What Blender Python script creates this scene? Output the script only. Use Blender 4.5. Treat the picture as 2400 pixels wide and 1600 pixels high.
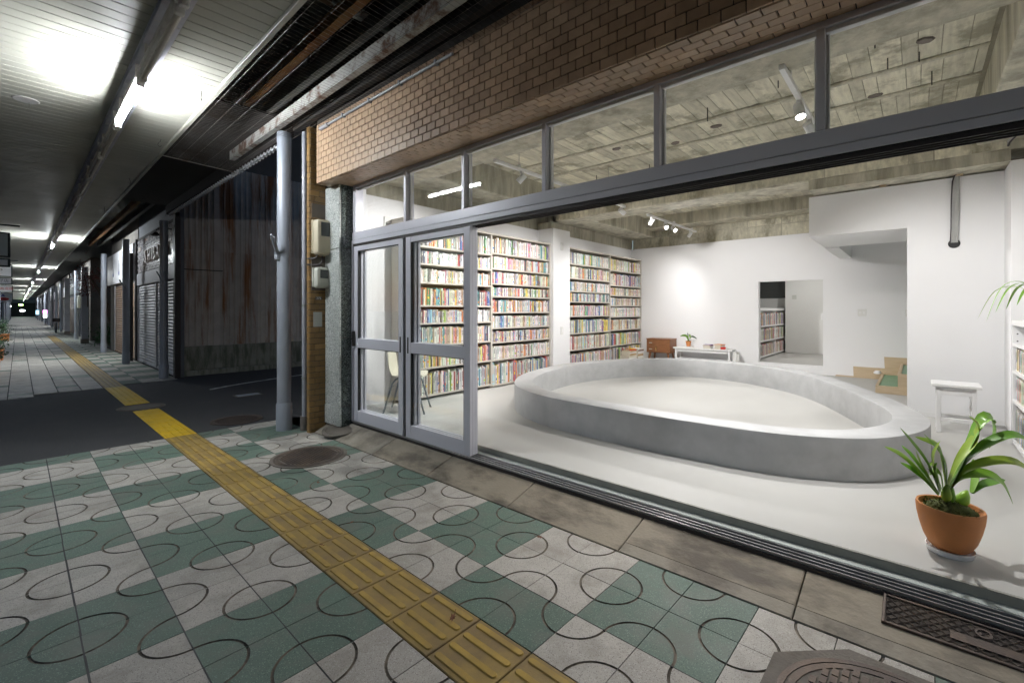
import bpy, math, random
from mathutils import Vector, Matrix
R = random.Random(11)
for o in list(bpy.data.objects): bpy.data.objects.remove(o)
SC = bpy.context.scene
COL = SC.collection
rad = math.radians

# ---------------------------------------------------------------- camera, sky, exposure
EYE = 1.36                                  # tripod height above the paving
TH = math.atan(1200 / 1066.7)               # heading: shop front runs along +Y, shop interior is +X
DEL = TH - math.atan(1157 / 1066.7)         # the arcade is turned about one degree against the shop front
SLOPE = 0.0095                              # paving falls gently towards the side road
cd = bpy.data.cameras.new('camera'); cam = bpy.data.objects.new('camera', cd); COL.objects.link(cam)
cd.sensor_width = 36; cd.lens = 16.0; cd.shift_y = -74 / 2400; cd.clip_start = 0.05; cd.clip_end = 1000
cam.location = (0, 0, EYE); cam.rotation_euler = (math.pi / 2, 0, -TH)
SC.camera = cam
W = bpy.data.worlds.new('World'); SC.world = W; W.use_nodes = True
wt = W.node_tree; bg = wt.nodes['Background']
sky = wt.nodes.new('ShaderNodeTexSky'); sky.sky_type = 'NISHITA'; sky.sun_disc = False
sky.sun_elevation = rad(0.5); sky.sun_rotation = rad(90); sky.ozone_density = 2.6; sky.dust_density = .3
wt.links.new(sky.outputs[0], bg.inputs[0]); bg.inputs[1].default_value = 0.15
SC.view_settings.view_transform = 'Standard'; SC.view_settings.look = 'None'
SC.view_settings.gamma = 1; SC.view_settings.use_curve_mapping = False
SC.view_settings.exposure = 1.0
TUBE_W = 190.0                                # emission of the lit arcade tubes
SPOT_W = 132.0                               # power of one lit track spotlight
cy = SC.cycles
cy.max_bounces = 8; cy.diffuse_bounces = 5; cy.glossy_bounces = 4; cy.transmission_bounces = 4
cy.transparent_max_bounces = 24; cy.caustics_reflective = False; cy.caustics_refractive = False
cy.sample_clamp_indirect = 6; cy.use_denoising = True; cy.use_adaptive_sampling = True; cy.adaptive_threshold = 0.03

# ---------------------------------------------------------------- helpers
def A(a, b, z=0.0):                          # arcade coordinates -> world
    c, s = math.cos(DEL), math.sin(DEL)
    return Vector((a * c + b * s, -a * s + b * c, z))

class MB:
    def __init__(s): s.v = []; s.f = []; s.m = []; s.c = []
    def add(s, vs, fs, mi=0, col=None):
        k = len(s.v); s.v += [tuple(p) for p in vs]
        for f in fs: s.f.append(tuple(i + k for i in f)); s.m.append(mi); s.c.append(col)
        return s
    def box(s, x0, x1, y0, y1, z0, z1, mi=0, col=None):
        v = [(x0,y0,z0),(x1,y0,z0),(x1,y1,z0),(x0,y1,z0),(x0,y0,z1),(x1,y0,z1),(x1,y1,z1),(x0,y1,z1)]
        return s.add(v, [(3,2,1,0),(4,5,6,7),(0,1,5,4),(1,2,6,5),(2,3,7,6),(3,0,4,7)], mi, col)
    def cbox(s, x0, x1, y0, y1, z0, z1, c=.004, mi=0):          # box with chamfered edges
        P = []; idx = {}
        for sx in (0,1):
            for sy in (0,1):
                for sz in (0,1):
                    X, Y, Z = (x0,x1)[sx], (y0,y1)[sy], (z0,z1)[sz]
                    dx, dy, dz = c*(1-2*sx), c*(1-2*sy), c*(1-2*sz)
                    for ax, p in enumerate(((X, Y+dy, Z+dz), (X+dx, Y, Z+dz), (X+dx, Y+dy, Z))):
                        idx[(sx,sy,sz,ax)] = len(P); P.append(p)
        F = []
        for q in (0,1):
            for ax in range(3):
                o = [(0,0),(1,0),(1,1),(0,1)]
                if (q == 0) != (ax == 1): o = o[::-1]
                def key(a, b): 
                    return {0:(q,a,b), 1:(a,q,b), 2:(a,b,q)}[ax]
                F.append(tuple(idx[key(a,b)+(ax,)] for a, b in o))
        ctr = Vector(((x0+x1)/2, (y0+y1)/2, (z0+z1)/2))
        def q4(l):
            a, b, d = (Vector(P[l[i]]) for i in (0,1,2)); n = (b-a).cross(d-a)
            m = sum((Vector(P[i]) for i in l), Vector())/len(l)
            F.append(tuple(l if n.dot(m-ctr) > 0 else l[::-1]))
        for a in (0,1):
            for b in (0,1):
                q4([idx[(0,a,b,1)], idx[(1,a,b,1)], idx[(1,a,b,2)], idx[(0,a,b,2)]])
                q4([idx[(a,0,b,0)], idx[(a,1,b,0)], idx[(a,1,b,2)], idx[(a,0,b,2)]])
                q4([idx[(a,b,0,0)], idx[(a,b,1,0)], idx[(a,b,1,1)], idx[(a,b,0,1)]])
                for d in (0,1): q4([idx[(a,b,d,0)], idx[(a,b,d,1)], idx[(a,b,d,2)]])
        return s.add(P, F, mi)
    def tube(s, pts, r, n=8, mi=0, caps=True):                  # sweep along a path; r number or list
        pts = [Vector(p) for p in pts]; rs = r if isinstance(r, (list, tuple)) else [r]*len(pts)
        k = len(s.v); up = None
        for i, p in enumerate(pts):
            t = (pts[min(i+1, len(pts)-1)] - pts[max(i-1, 0)]).normalized()
            if up is None:
                up = Vector((0,0,1)) if abs(t.z) < .9 else Vector((1,0,0))
            a = (up - t*up.dot(t))
            a = a.normalized() if a.length > 1e-6 else t.orthogonal().normalized()
            b = t.cross(a); up = a
            for j in range(n):
                w = 2*math.pi*j/n; q = p + (a*math.cos(w) + b*math.sin(w))*rs[i]; s.v.append(tuple(q))
        for i in range(len(pts)-1):
            for j in range(n):
                a0 = k+i*n+j; a1 = k+i*n+(j+1) % n
                s.f.append((a0, a0+n, a1+n, a1)[::-1]); s.m.append(mi); s.c.append(None)
        if caps:
            s.f.append(tuple(k+j for j in range(n))[::-1]); s.m.append(mi); s.c.append(None)
            e = k+(len(pts)-1)*n; s.f.append(tuple(e+j for j in range(n))); s.m.append(mi); s.c.append(None)
        return s
    def lathe(s, prof, n=24, c=(0,0), mi=0, sx=1, sy=1):        # profile (r, z) from bottom outwards to top
        k = len(s.v)
        for r, z in prof:
            for j in range(n):
                w = 2*math.pi*j/n; s.v.append((c[0]+r*math.cos(w)*sx, c[1]+r*math.sin(w)*sy, z))
        for i in range(len(prof)-1):
            for j in range(n):
                a0 = k+i*n+j; a1 = k+i*n+(j+1) % n
                s.f.append((a0, a1, a1+n, a0+n)); s.m.append(mi); s.c.append(None)
        for e, fl in ((k, True), (k+(len(prof)-1)*n, False)):
            l = tuple(e+j for j in range(n)); s.f.append(l[::-1] if fl else l); s.m.append(mi); s.c.append(None)
        return s
    def prism(s, poly, z0, z1, mi=0):                           # ccw polygon in xy
        n = len(poly); v = [(x,y,z0) for x,y in poly] + [(x,y,z1) for x,y in poly]
        f = [tuple(range(n))[::-1], tuple(range(n,2*n))] + [(i,(i+1)%n,n+(i+1)%n,n+i) for i in range(n)]
        return s.add(v, f, mi)
    def xf(s, M):
        s.v = [tuple(M @ Vector(p)) for p in s.v]; return s
    def join(s, o):
        k = len(s.v); s.v += o.v; s.f += [tuple(i+k for i in f) for f in o.f]; s.m += o.m; s.c += o.c; return s
    def mesh(s, name, mats, smooth=None):
        me = bpy.data.meshes.new(name); me.from_pydata(s.v, [], s.f)
        for m in (mats if isinstance(mats, (list, tuple)) else [mats]): me.materials.append(m)
        if any(s.m): me.polygons.foreach_set('material_index', s.m)
        if any(c is not None for c in s.c):
            at = me.color_attributes.new('col', 'FLOAT_COLOR', 'CORNER'); buf = []
            for f, c in zip(s.f, s.c): buf += list(c or (1,1,1,1))*len(f)
            at.data.foreach_set('color', buf)
        if smooth is not None:
            me.polygons.foreach_set('use_smooth', [True]*len(me.polygons)); me.set_sharp_from_angle(angle=rad(smooth))
        me.update(); return me
    def build(s, name, mats, parent=None, smooth=None, loc=None, rot=None):
        return link(name, s.mesh(name, mats, smooth), parent, loc, rot)

def link(name, data, parent=None, loc=None, rot=None):
    o = bpy.data.objects.new(name, data); COL.objects.link(o)
    if parent: o.parent = parent
    if loc is not None: o.location = loc
    if rot is not None: o.rotation_euler = rot
    return o
def tag(o, label=None, cat=None, group=None, kind=None):
    if label: o['label'] = label
    if cat: o['category'] = cat
    if group: o['group'] = group
    if kind: o['kind'] = kind
    return o
def thing(name, label, cat, loc=(0,0,0), rz=0, group=None, rot=None):
    o = link(name, None, None, loc, rot or (0,0,rz)); o.empty_display_size = .1
    return tag(o, label, cat, group)
def text_mb(body, size, depth=.004):
    c = bpy.data.curves.new('t', 'FONT'); c.body = body; c.size = size; c.extrude = depth
    c.align_x = 'CENTER'; c.align_y = 'CENTER'; c.resolution_u = 3
    o = bpy.data.objects.new('t', c); COL.objects.link(o)
    me = bpy.data.meshes.new_from_object(o.evaluated_get(bpy.context.evaluated_depsgraph_get()))
    mb = MB().add([v.co[:] for v in me.vertices], [tuple(p.vertices) for p in me.polygons])
    bpy.data.objects.remove(o); bpy.data.curves.remove(c); bpy.data.meshes.remove(me)
    return mb

# ---------------------------------------------------------------- materials
def nd(t, ty, **kw):
    n = t.nodes.new('ShaderNode'+ty)
    for k, v in kw.items():
        if k.startswith('i_'):
            key = k[2:]; n.inputs[int(key) if key.isdigit() else key.replace('_', ' ')].default_value = v
        else: setattr(n, k, v)
    return n
def mat(name, col, rough=.6, metal=0, var=.1, vs=8, ov=0, stain=None, ss=1.3, sa=.5, st=(.45,.62), bump=0, bs=80, stretch=(1,1,1),
        sstretch=(1,1,1), speck=None, specs=260, spec=.5, coat=0, attr=False, rv=.08, alt=None):
    m = bpy.data.materials.new(name); m.use_nodes = True; t = m.node_tree; L = t.links.new
    b = t.nodes['Principled BSDF']; b.inputs['Roughness'].default_value = rough; b.inputs['Metallic'].default_value = metal
    b.inputs['Specular IOR Level'].default_value = spec; b.inputs['Coat Weight'].default_value = coat
    pos = nd(t, 'NewGeometry').outputs['Position']
    mp = nd(t, 'Mapping'); mp.inputs['Scale'].default_value = stretch; L(pos, mp.inputs[0])
    n1 = nd(t, 'TexNoise', i_Scale=vs, i_Detail=6, i_Roughness=.6); L(mp.outputs[0], n1.inputs['Vector'])
    mr = nd(t, 'MapRange', i_1=.25, i_2=.75, i_3=1-var, i_4=1+var); L(n1.outputs[0], mr.inputs[0])
    f = mr.outputs[0]
    if ov:
        oi = nd(t, 'ObjectInfo'); m2 = nd(t, 'MapRange', i_3=1-ov, i_4=1+ov); L(oi.outputs['Random'], m2.inputs[0])
        mu = nd(t, 'Math', operation='MULTIPLY'); L(f, mu.inputs[0]); L(m2.outputs[0], mu.inputs[1]); f = mu.outputs[0]
    rgb = nd(t, 'RGB'); rgb.outputs[0].default_value = (*col, 1); src = rgb.outputs[0]
    if attr:
        src = nd(t, 'Attribute', attribute_name='col').outputs['Color']
    if alt:                                        # second body colour chosen per piece
        oi2 = nd(t, 'ObjectInfo'); mm = nd(t, 'Math', operation='MULTIPLY', i_1=7.31); L(oi2.outputs['Random'], mm.inputs[0])
        fr = nd(t, 'Math', operation='FRACT'); L(mm.outputs[0], fr.inputs[0])
        ma = nd(t, 'MixRGB'); ma.inputs[2].default_value = (*alt, 1); L(fr.outputs[0], ma.inputs[0]); L(src, ma.inputs[1]); src = ma.outputs[0]
    sc = nd(t, 'VectorMath', operation='SCALE'); L(src, sc.inputs[0]); L(f, sc.inputs['Scale']); c = sc.outputs[0]
    if speck:
        vo = nd(t, 'TexVoronoi', i_Scale=specs); L(pos, vo.inputs['Vector'])
        sp = nd(t, 'Separate' 'Color') if False else nd(t, 'SeparateColor'); L(vo.outputs['Color'], sp.inputs[0])
        for ch, (lim, cc) in zip((0, 1), speck):
            gt = nd(t, 'Math', operation='GREATER_THAN', i_1=lim); L(sp.outputs[ch], gt.inputs[0])
            mx = nd(t, 'MixRGB'); mx.inputs[2].default_value = (*cc, 1); L(gt.outputs[0], mx.inputs[0]); L(c, mx.inputs[1]); c = mx.outputs[0]
    if stain:
        mp2 = nd(t, 'Mapping'); mp2.inputs['Scale'].default_value = sstretch; L(pos, mp2.inputs[0])
        n2 = nd(t, 'TexNoise', i_Scale=ss, i_Detail=7, i_Roughness=.65); L(mp2.outputs[0], n2.inputs['Vector'])
        m3 = nd(t, 'MapRange', i_1=st[0], i_2=st[1], i_3=0, i_4=sa); L(n2.outputs[0], m3.inputs[0])
        mx = nd(t, 'MixRGB'); mx.inputs[2].default_value = (*stain, 1); L(m3.outputs[0], mx.inputs[0]); L(c, mx.inputs[1]); c = mx.outputs[0]
    L(c, b.inputs['Base Color'])
    m4 = nd(t, 'MapRange', i_1=.3, i_2=.7, i_3=max(.02, rough-rv), i_4=min(1, rough+rv)); L(n1.outputs[0], m4.inputs[0]); L(m4.outputs[0], b.inputs['Roughness'])
    if bump:
        n3 = nd(t, 'TexNoise', i_Scale=bs, i_Detail=5); L(mp.outputs[0], n3.inputs['Vector'])
        bp = nd(t, 'Bump', i_Strength=bump, i_Distance=.01); L(n3.outputs[0], bp.inputs['Height']); L(bp.outputs[0], b.inputs['Normal'])
    return m
def emit(name, col, s):
    m = bpy.data.materials.new(name); m.use_nodes = True; b = m.node_tree.nodes['Principled BSDF']
    b.inputs['Base Color'].default_value = (.8,.8,.8,1); b.inputs['Emission Color'].default_value = (*col, 1); b.inputs['Emission Strength'].default_value = s
    return m
def glass(name, tint=(.985,.992,.99)):
    m = bpy.data.materials.new(name); m.use_nodes = True; t = m.node_tree; L = t.links.new
    t.nodes.remove(t.nodes['Principled BSDF']); out = t.nodes['Material Output']
    g = nd(t, 'NewGeometry'); mx = nd(t, 'MapRange', i_3=1.46, i_4=1/1.46); L(g.outputs['Backfacing'], mx.inputs[0])
    fr = nd(t, 'Fresnel'); L(mx.outputs[0], fr.inputs[0])
    tr = nd(t, 'BsdfTransparent'); tr.inputs[0].default_value = (*tint, 1)
    gl = nd(t, 'BsdfGlossy', i_Roughness=.004)
    mi = nd(t, 'MixShader'); L(fr.outputs[0], mi.inputs[0]); L(tr.outputs[0], mi.inputs[1]); L(gl.outputs[0], mi.inputs[2]); L(mi.outputs[0], out.inputs[0])
    return m

M = {}
DIRT = (.05,.042,.033)
M['tile_green'] = mat('green_tile', (.105,.158,.125), .62, var=.1, vs=5, ov=.09, speck=((.93,(.2,.3,.24)),(.95,(.06,.1,.08))), specs=330, stain=(.16,.165,.14), ss=4.5, sa=.6, st=(.47,.66), bump=.12, bs=240)
M['tile_white'] = mat('pale_tile', (.43,.405,.365), .65, var=.11, vs=5, ov=.11, speck=((.9,(.24,.22,.2)),(.93,(.55,.53,.5))), specs=330, stain=(.23,.205,.17), ss=4.5, sa=.6, st=(.47,.66), bump=.12, bs=240)
M['groove'] = mat('groove_dirt', (.2,.17,.135), .9, var=.35, vs=30, stain=(.03,.026,.02), ss=7, sa=.9, st=(.42,.6))
M['mortar_bed'] = mat('mortar_bed', (.03,.027,.026), .9, var=.3, vs=12)
M['tactile'] = mat('worn_tactile', (.33,.225,.068), .6, var=.14, vs=9, ov=.07, stain=(.17,.12,.07), ss=4, sa=.65, st=(.42,.6), bump=.15, bs=200)
M['tactile_bar'] = mat('worn_tactile_bar', (.42,.275,.055), .5, var=.16, vs=11, ov=.05, stain=(.24,.16,.06), ss=5, sa=.55, bump=.1, bs=200)
M['yellow'] = mat('new_yellow', (.78,.5,.015), .5, var=.08, vs=10, stain=(.35,.25,.05), ss=5, sa=.35)
M['asphalt'] = mat('asphalt', (.046,.046,.049), .85, var=.25, vs=3, speck=((.9,(.07,.07,.07)),(.93,(.012,.012,.012))), specs=240, stain=(.05,.05,.052), ss=.8, sa=.6, bump=.5, bs=300)
M['apron'] = mat('apron_concrete', (.3,.26,.2), .78, var=.16, vs=4, ov=.05, stain=(.085,.07,.055), ss=2.6, sa=.85, st=(.44,.62), sstretch=(1.6,.7,1), bump=.25, bs=60)
M['apron2'] = mat('apron_repair', (.3,.27,.22), .8, var=.2, vs=4, stain=(.11,.09,.07), ss=3, sa=.7, bump=.3, bs=50)
M['iron'] = mat('cast_iron', (.085,.066,.058), .6, metal=.35, var=.2, vs=14, stain=(.16,.11,.075), ss=5, sa=.55, bump=.2, bs=120)
M['iron_dark'] = mat('cast_iron_pit', (.05,.042,.036), .8, var=.2, vs=14, stain=(.12,.095,.07), ss=7, sa=.5)
M['collar'] = mat('manhole_collar', (.17,.15,.13), .85, var=.2, vs=7, stain=(.09,.08,.06), ss=4, sa=.5, bump=.3, bs=90)
M['white_line'] = mat('road_paint', (.62,.62,.6), .7, var=.12, vs=9, stain=(.1,.1,.1), ss=7, sa=.7)
M['galv'] = mat('grey_pole_paint', (.35,.38,.44), .38, metal=.1, var=.06, vs=5, stain=(.29,.33,.36), ss=3, sa=.4, sstretch=(1,1,.3), bump=.03, bs=50)
M['pvc'] = mat('grey_pvc', (.38,.39,.43), .45, var=.05, stain=(.25,.25,.26), ss=3, sa=.4)
M['brick'] = mat('tan_tile_brick', (.54,.375,.24), .42, var=.1, vs=14, ov=.17, alt=(.46,.31,.2), stain=(.2,.14,.1), ss=1.6, sa=.35, bump=.12, bs=120, rv=.12)
M['brick_y'] = mat('ochre_tile_brick', (.34,.205,.075), .4, var=.1, vs=14, ov=.16, alt=(.27,.165,.065), stain=(.13,.09,.05), ss=2, sa=.5, bump=.1, bs=120)
M['brick_joint'] = mat('dark_joint', (.05,.043,.038), .9, var=.25, vs=30)
M['granite'] = mat('pale_granite', (.5,.53,.51), .45, var=.08, vs=20, speck=((.62,(.2,.23,.22)),(.72,(.66,.68,.66))), specs=150, stain=(.16,.18,.16), ss=2, sa=.35)
M['granite_dark'] = mat('dark_granite', (.07,.09,.085), .16, var=.2, vs=20, speck=((.66,(.025,.03,.03)),(.82,(.2,.25,.23))), specs=150, coat=.3)
M['alu'] = mat('satin_aluminium', (.68,.685,.76), .36, metal=.08, var=.03, vs=4, stain=(.6,.6,.67), ss=2, sa=.3, rv=.05)
M['alu_rail'] = mat('worn_aluminium', (.3,.3,.3), .4, metal=.5, var=.12, vs=6)
M['sill'] = mat('pale_sill', (.48,.52,.5), .5, metal=.1, var=.06, vs=4)
M['black'] = mat('black_rubber', (.012,.012,.013), .6, var=.1)
M['dark_metal'] = mat('dark_metal', (.05,.045,.045), .5, metal=.4, var=.15)
M['glass'] = glass('window_glass')
M['meter'] = mat('cream_plastic', (.62,.56,.42), .38, var=.04, stain=(.45,.39,.27), ss=3, sa=.3)
M['meter2'] = mat('pale_grey_plastic', (.56,.57,.5), .4, var=.04)
M['lens'] = mat('dark_glass', (.03,.035,.035), .08, var=.02, coat=.5)
M['plate'] = mat('off_white_plate', (.55,.56,.52), .5, var=.06)
M['panel_grey'] = mat('grey_panel', (.16,.135,.115), .7, var=.12)
M['ceil_board'] = mat('cream_soffit_board', (.43,.425,.37), .42, var=.04, vs=3, ov=.03, stain=(.34,.325,.27), ss=1.5, sa=.35)
M['soffit_dark'] = mat('dark_soffit', (.035,.03,.028), .8, var=.3, vs=5)
M['trough'] = mat('grey_light_channel', (.6,.6,.68), .45, var=.05, stain=(.25,.24,.27), ss=2.5, sa=.4)
M['fixture'] = mat('lamp_housing', (.74,.73,.72), .5, var=.06, stain=(.45,.43,.4), ss=6, sa=.4)
M['old_tube'] = mat('unlit_tube', (.48,.45,.41), .35, var=.05)
M['wire'] = mat('net_wire', (.27,.255,.24), .5, metal=.5, var=.3, vs=8, stain=(.1,.05,.025), ss=4, sa=.7)
M['rust_beam'] = mat('rusty_steel', (.26,.15,.06), .8, var=.3, vs=6, stain=(.17,.06,.02), ss=3, sa=.8, bump=.2)
M['old_paint'] = mat('old_white_paint', (.5,.5,.47), .6, var=.12, stain=(.14,.06,.03), ss=5, sa=.95, st=(.48,.6))
M['roof'] = mat('dark_roof_sheet', (.05,.053,.05), .7, var=.3, vs=3, stain=(.09,.08,.05), ss=2, sa=.5)
M['awning'] = mat('clear_corrugated', (.75,.75,.8), .4, var=.1, vs=6)
M['corr'] = mat('rusted_cladding', (.62,.56,.51), .65, metal=.05, var=.15, vs=4, ov=.34, stain=(.3,.125,.045), ss=1.0, sa=.95, st=(.49,.6), sstretch=(3.2,3.2,.28), bump=.1, bs=40)
M['corr_base'] = mat('stained_concrete', (.3,.3,.25), .85, var=.2, vs=4, stain=(.07,.08,.05), ss=3, sa=.7, sstretch=(3,3,.5))
M['shutter'] = mat('grey_shutter', (.4,.4,.43), .45, metal=.25, var=.05, ov=.04, stain=(.28,.27,.27), ss=2, sa=.4)
M['shutter_b'] = mat('brown_shutter', (.27,.175,.115), .5, var=.06, ov=.05)
M['shutter_w'] = mat('cream_shutter', (.5,.47,.42), .5, var=.06, ov=.05)
M['gbrick'] = mat('glazed_pale_brick', (.42,.39,.41), .28, var=.1, vs=12, ov=.2, bump=.1)
M['band'] = mat('grey_sign_band', (.38,.38,.42), .5, var=.06, vs=2)
M['letter'] = mat('pink_grey_letter', (.75,.63,.58), .5)
M['white_sign'] = mat('white_sign', (.8,.81,.84), .4, var=.05, vs=2)
M['blue'] = mat('blue_print', (.03,.05,.35), .5)
M['red'] = mat('red_print', (.6,.03,.04), .5)
M['ink'] = mat('black_print', (.02,.02,.02), .5)
M['sign_grey'] = mat('grey_green_sign', (.62,.7,.71), .5, var=.08)
M['sign_frame'] = mat('dark_green_frame', (.02,.035,.035), .5)
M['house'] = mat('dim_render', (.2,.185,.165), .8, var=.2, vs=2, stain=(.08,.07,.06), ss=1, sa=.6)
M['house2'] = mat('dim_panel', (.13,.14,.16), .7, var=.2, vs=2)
M['wood'] = mat('walnut', (.25,.105,.042), .42, var=.18, vs=7, stretch=(8,1,8), stain=(.12,.05,.02), ss=8, sa=.4, sstretch=(8,1,8))
M['brass'] = mat('brass', (.7,.5,.2), .3, metal=.9)
M['plywood'] = mat('pale_plywood', (.58,.46,.31), .55, var=.08, vs=6, stretch=(1,1,9), stain=(.5,.37,.23), ss=4, sa=.4, sstretch=(1,1,7))
M['green_lino'] = mat('green_inset', (.2,.36,.22), .5, var=.05)
M['white'] = mat('white_plaster', (.82,.82,.83), .75, var=.012, vs=2, bump=.02, bs=40)
M['white_paint'] = mat('white_paint', (.8,.8,.8), .5, var=.03, vs=12, bump=.03, bs=60)
M['inner_wall'] = mat('grey_plaster', (.74,.74,.72), .7, var=.03, vs=2)
M['floor'] = mat('polished_floor', (.5,.497,.48), .6, spec=.25, var=.06, vs=1.6, stain=(.42,.415,.39), ss=1.1, sa=.4, st=(.3,.75), sstretch=(.5,1.4,1), bump=.015, bs=30, rv=.1)
M['riser'] = mat('sill_riser', (.3,.3,.265), .6, var=.12, vs=5)
M['ring'] = mat('trowelled_concrete', (.47,.475,.48), .55, var=.12, vs=3.5, stain=(.34,.345,.35), ss=4, sa=.55, st=(.42,.7), stretch=(1,1,1.5), bump=.05, bs=25, rv=.12)
M['conc'] = mat('board_concrete', (.62,.59,.475), .8, var=.26, vs=9, stretch=(.35,2.2,1), ov=.2, stain=(.26,.24,.17), ss=2.8, sa=.8, st=(.5,.62), sstretch=(1,1,.6), bump=.5, bs=35)
M['conc_beam'] = mat('beam_concrete', (.52,.495,.4), .8, var=.28, vs=7, stretch=(1.6,1.6,.4), ov=.06, stain=(.22,.2,.15), ss=2, sa=.72, st=(.46,.66), sstretch=(2.5,2.5,.35), bump=.4, bs=30)
M['conc_joint'] = mat('concrete_joint', (.27,.25,.19), .9, var=.3, vs=8)
M['steel'] = mat('thin_steel', (.35,.35,.34), .4, metal=.7)
M['chair'] = mat('cream_shell', (.72,.69,.57), .35, var=.02)
M['chair_leg'] = mat('chair_steel', (.2,.23,.26), .3, metal=.8)
M['case'] = mat('beige_bookcase', (.5,.465,.41), .6, var=.04, vs=4)
M['case_back'] = mat('bookcase_back', (.17,.15,.125), .8, var=.1)
M['terracotta'] = mat('terracotta', (.6,.235,.075), .65, var=.08, vs=14, stain=(.55,.26,.13), ss=5, sa=.4, bump=.06, bs=150)
M['moss'] = mat('moss', (.075,.085,.018), .95, var=.5, vs=40)
M['leaf'] = mat('strap_leaf', (.14,.36,.03), .36, var=.2, vs=12, ov=.25, alt=(.34,.48,.045))
M['leaf_d'] = mat('dark_leaf', (.025,.07,.02), .5, var=.35, vs=10, ov=.2)
M['leaf_r'] = mat('red_leaf', (.16,.035,.02), .6, var=.4, vs=10)
M['bark'] = mat('bark', (.09,.07,.05), .9, var=.3, vs=12)
M['dry'] = mat('dry_leaf', (.18,.07,.035), .8, var=.25, vs=60)
M['cable'] = mat('grey_cable', (.4,.4,.39), .5); M['cable_d'] = mat('dark_cable', (.06,.05,.055), .5)
M['book'] = mat('book_cloth', (.5,.5,.5), .55, var=.05, vs=60, attr=True)
M['page'] = mat('book_pages', (.7,.64,.52), .8, var=.06, vs=120)
M['tube_far'] = emit('far_lit_tube', (.9,.96,1.0), TUBE_W*1.8)
M['tube_on'] = emit('lit_tube', (.93,.97,1.0), TUBE_W)
M['lamp_on'] = emit('lit_lamp_face', (1,.98,.95), 30)
M['room_lamp'] = emit('room_lamp_face', (1,.98,.95), 90)
M['far_white'] = emit('far_white_lamp', (.9,.95,1), 5); M['far_green'] = emit('far_green_lamp', (.4,1,.15), 8)
M['far_cyan'] = emit('far_cyan_sign', (.4,.8,1), 1.2); M['far_pink'] = emit('far_magenta_sign', (1,.3,.9), 2)

# ================================================================ GROUND, ROAD, PAVING
ground = MB().add([(-300,-300,-.2),(300,-300,-.2),(300,400,-.2),(-300,400,-.2)], [(0,1,2,3)]).build('ground', M['asphalt']); tag(ground, kind='structure')
TILT = (-SLOPE, 0, -DEL)
def pav(a, b, dz=0): return A(a, b, -SLOPE*b + dz)
def rdz(a, b): return -SLOPE*b - .003
rp = []
for a in (-40, -10, -2, 0, 1, 2, 3, 6, 12, 40):
    rp.append((a, 6.205)); rp.append((a, 11.1 + .3*max(-2.5, min(a, 4)) + (0 if a < 2.4 else .6)))
mb = MB()
for i in range(0, len(rp)-2, 2):
    q = [rp[i], rp[i+2], rp[i+3], rp[i+1]]
    mb.add([A(x, y, rdz(x, y)) for x, y in q], [(0,1,2,3)])
road = mb.build('road', M['asphalt']); tag(road, kind='structure')
# painted line and patched plate on the side road
pts = [(2.36,9.62),(2.7,9.82),(3.1,10.0),(3.6,10.17),(4.2,10.32),(5.2,10.5),(7,10.7)]
mb = MB(); k = 0
for i in range(len(pts)-1):
    (x0,y0),(x1,y1) = pts[i], pts[i+1]
    mb.add([A(x0,y0,rdz(x0,y0)+.004),A(x1,y1,rdz(x1,y1)+.004),A(x1,y1+.1,rdz(x1,y1)+.004),A(x0,y0+.1,rdz(x0,y0)+.004)], [(0,1,2,3)])
tag(mb.build('road_marking', M['white_line']), kind='structure')

# ---- near pavement: tiles with two quarter-circle grooves each
PX, PY = .304, .2965
def lx(i): return .18 + PX*(i-1)
def ly(j): return 1.77 + PY*(j-1)
def tile_mesh(diag, name, body):
    mb = MB(); n = 9; g = .0058; e = .0026; dp = .005; j = .0017
    def arc(cx, cy, r, z):
        sx = 1 if cx == 0 else -1; sy = 1 if cy == 0 else -1; out = []
        for k in range(n+1):
            w = math.pi/2*k/n
            out.append((cx+sx*(PX/2+r)*math.cos(w), cy+sy*(PY/2+r)*math.sin(w), z))
        return out
    corners = [(0,0),(PX,PY)] if diag == 0 else [(PX,0),(0,PY)]
    mids = []
    for cx, cy in corners:
        rev = (cx == 0) != (cy == 0)
        A0, A1, B1, B0 = arc(cx,cy,-g,0), arc(cx,cy,-g+e,-dp), arc(cx,cy,g-e,-dp), arc(cx,cy,g,0)
        mb.add([(cx,cy,0)]+A0, [tuple(range(n+2)) if not rev else tuple(range(n+2))[::-1]], 0)
        for P, Q in ((A0,A1),(A1,B1),(B1,B0)):
            for k in range(n):
                q = (0,1,2,3) if not rev else (3,2,1,0)
                mb.add([P[k],Q[k],Q[k+1],P[k+1]], [q], 1)
        mids.append(B0)
    a, b = mids
    if diag == 0: loop = a[::-1] + [] 
    # outline of the middle piece
    if diag == 0:
        loop = [(PX,0,0)] + b[::-1][0:0] + list(reversed(b))[::-1][::-1]
        loop = [(PX,0,0)] + sorted(b, key=lambda p: p[1]) + [(0,PY,0)] + sorted(a, key=lambda p: -p[1])
    else:
        loop = [(0,0,0)] + sorted(a, key=lambda p: p[1]) + [(PX,PY,0)] + sorted(b, key=lambda p: -p[1])
    mb.add(loop, [tuple(range(len(loop)))], 0)
    for p, q in (((0,0),(PX,0)),((PX,0),(PX,PY)),((PX,PY),(0,PY)),((0,PY),(0,0))):
        mb.add([(*p,-.0005),(*q,-.0005),(*q,-.02),(*p,-.02)], [(3,2,1,0)], 0)
    mb.v = [(min(max(x,j),PX-j), min(max(y,j),PY-j), z) for x,y,z in mb.v]
    return mb.mesh(name, [body, M['groove']])
bed = MB().box(-1.04, 2.31, -8, 6.2, -.14, -.014).build('pavement', M['mortar_bed'], rot=TILT); tag(bed, kind='structure')
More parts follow.
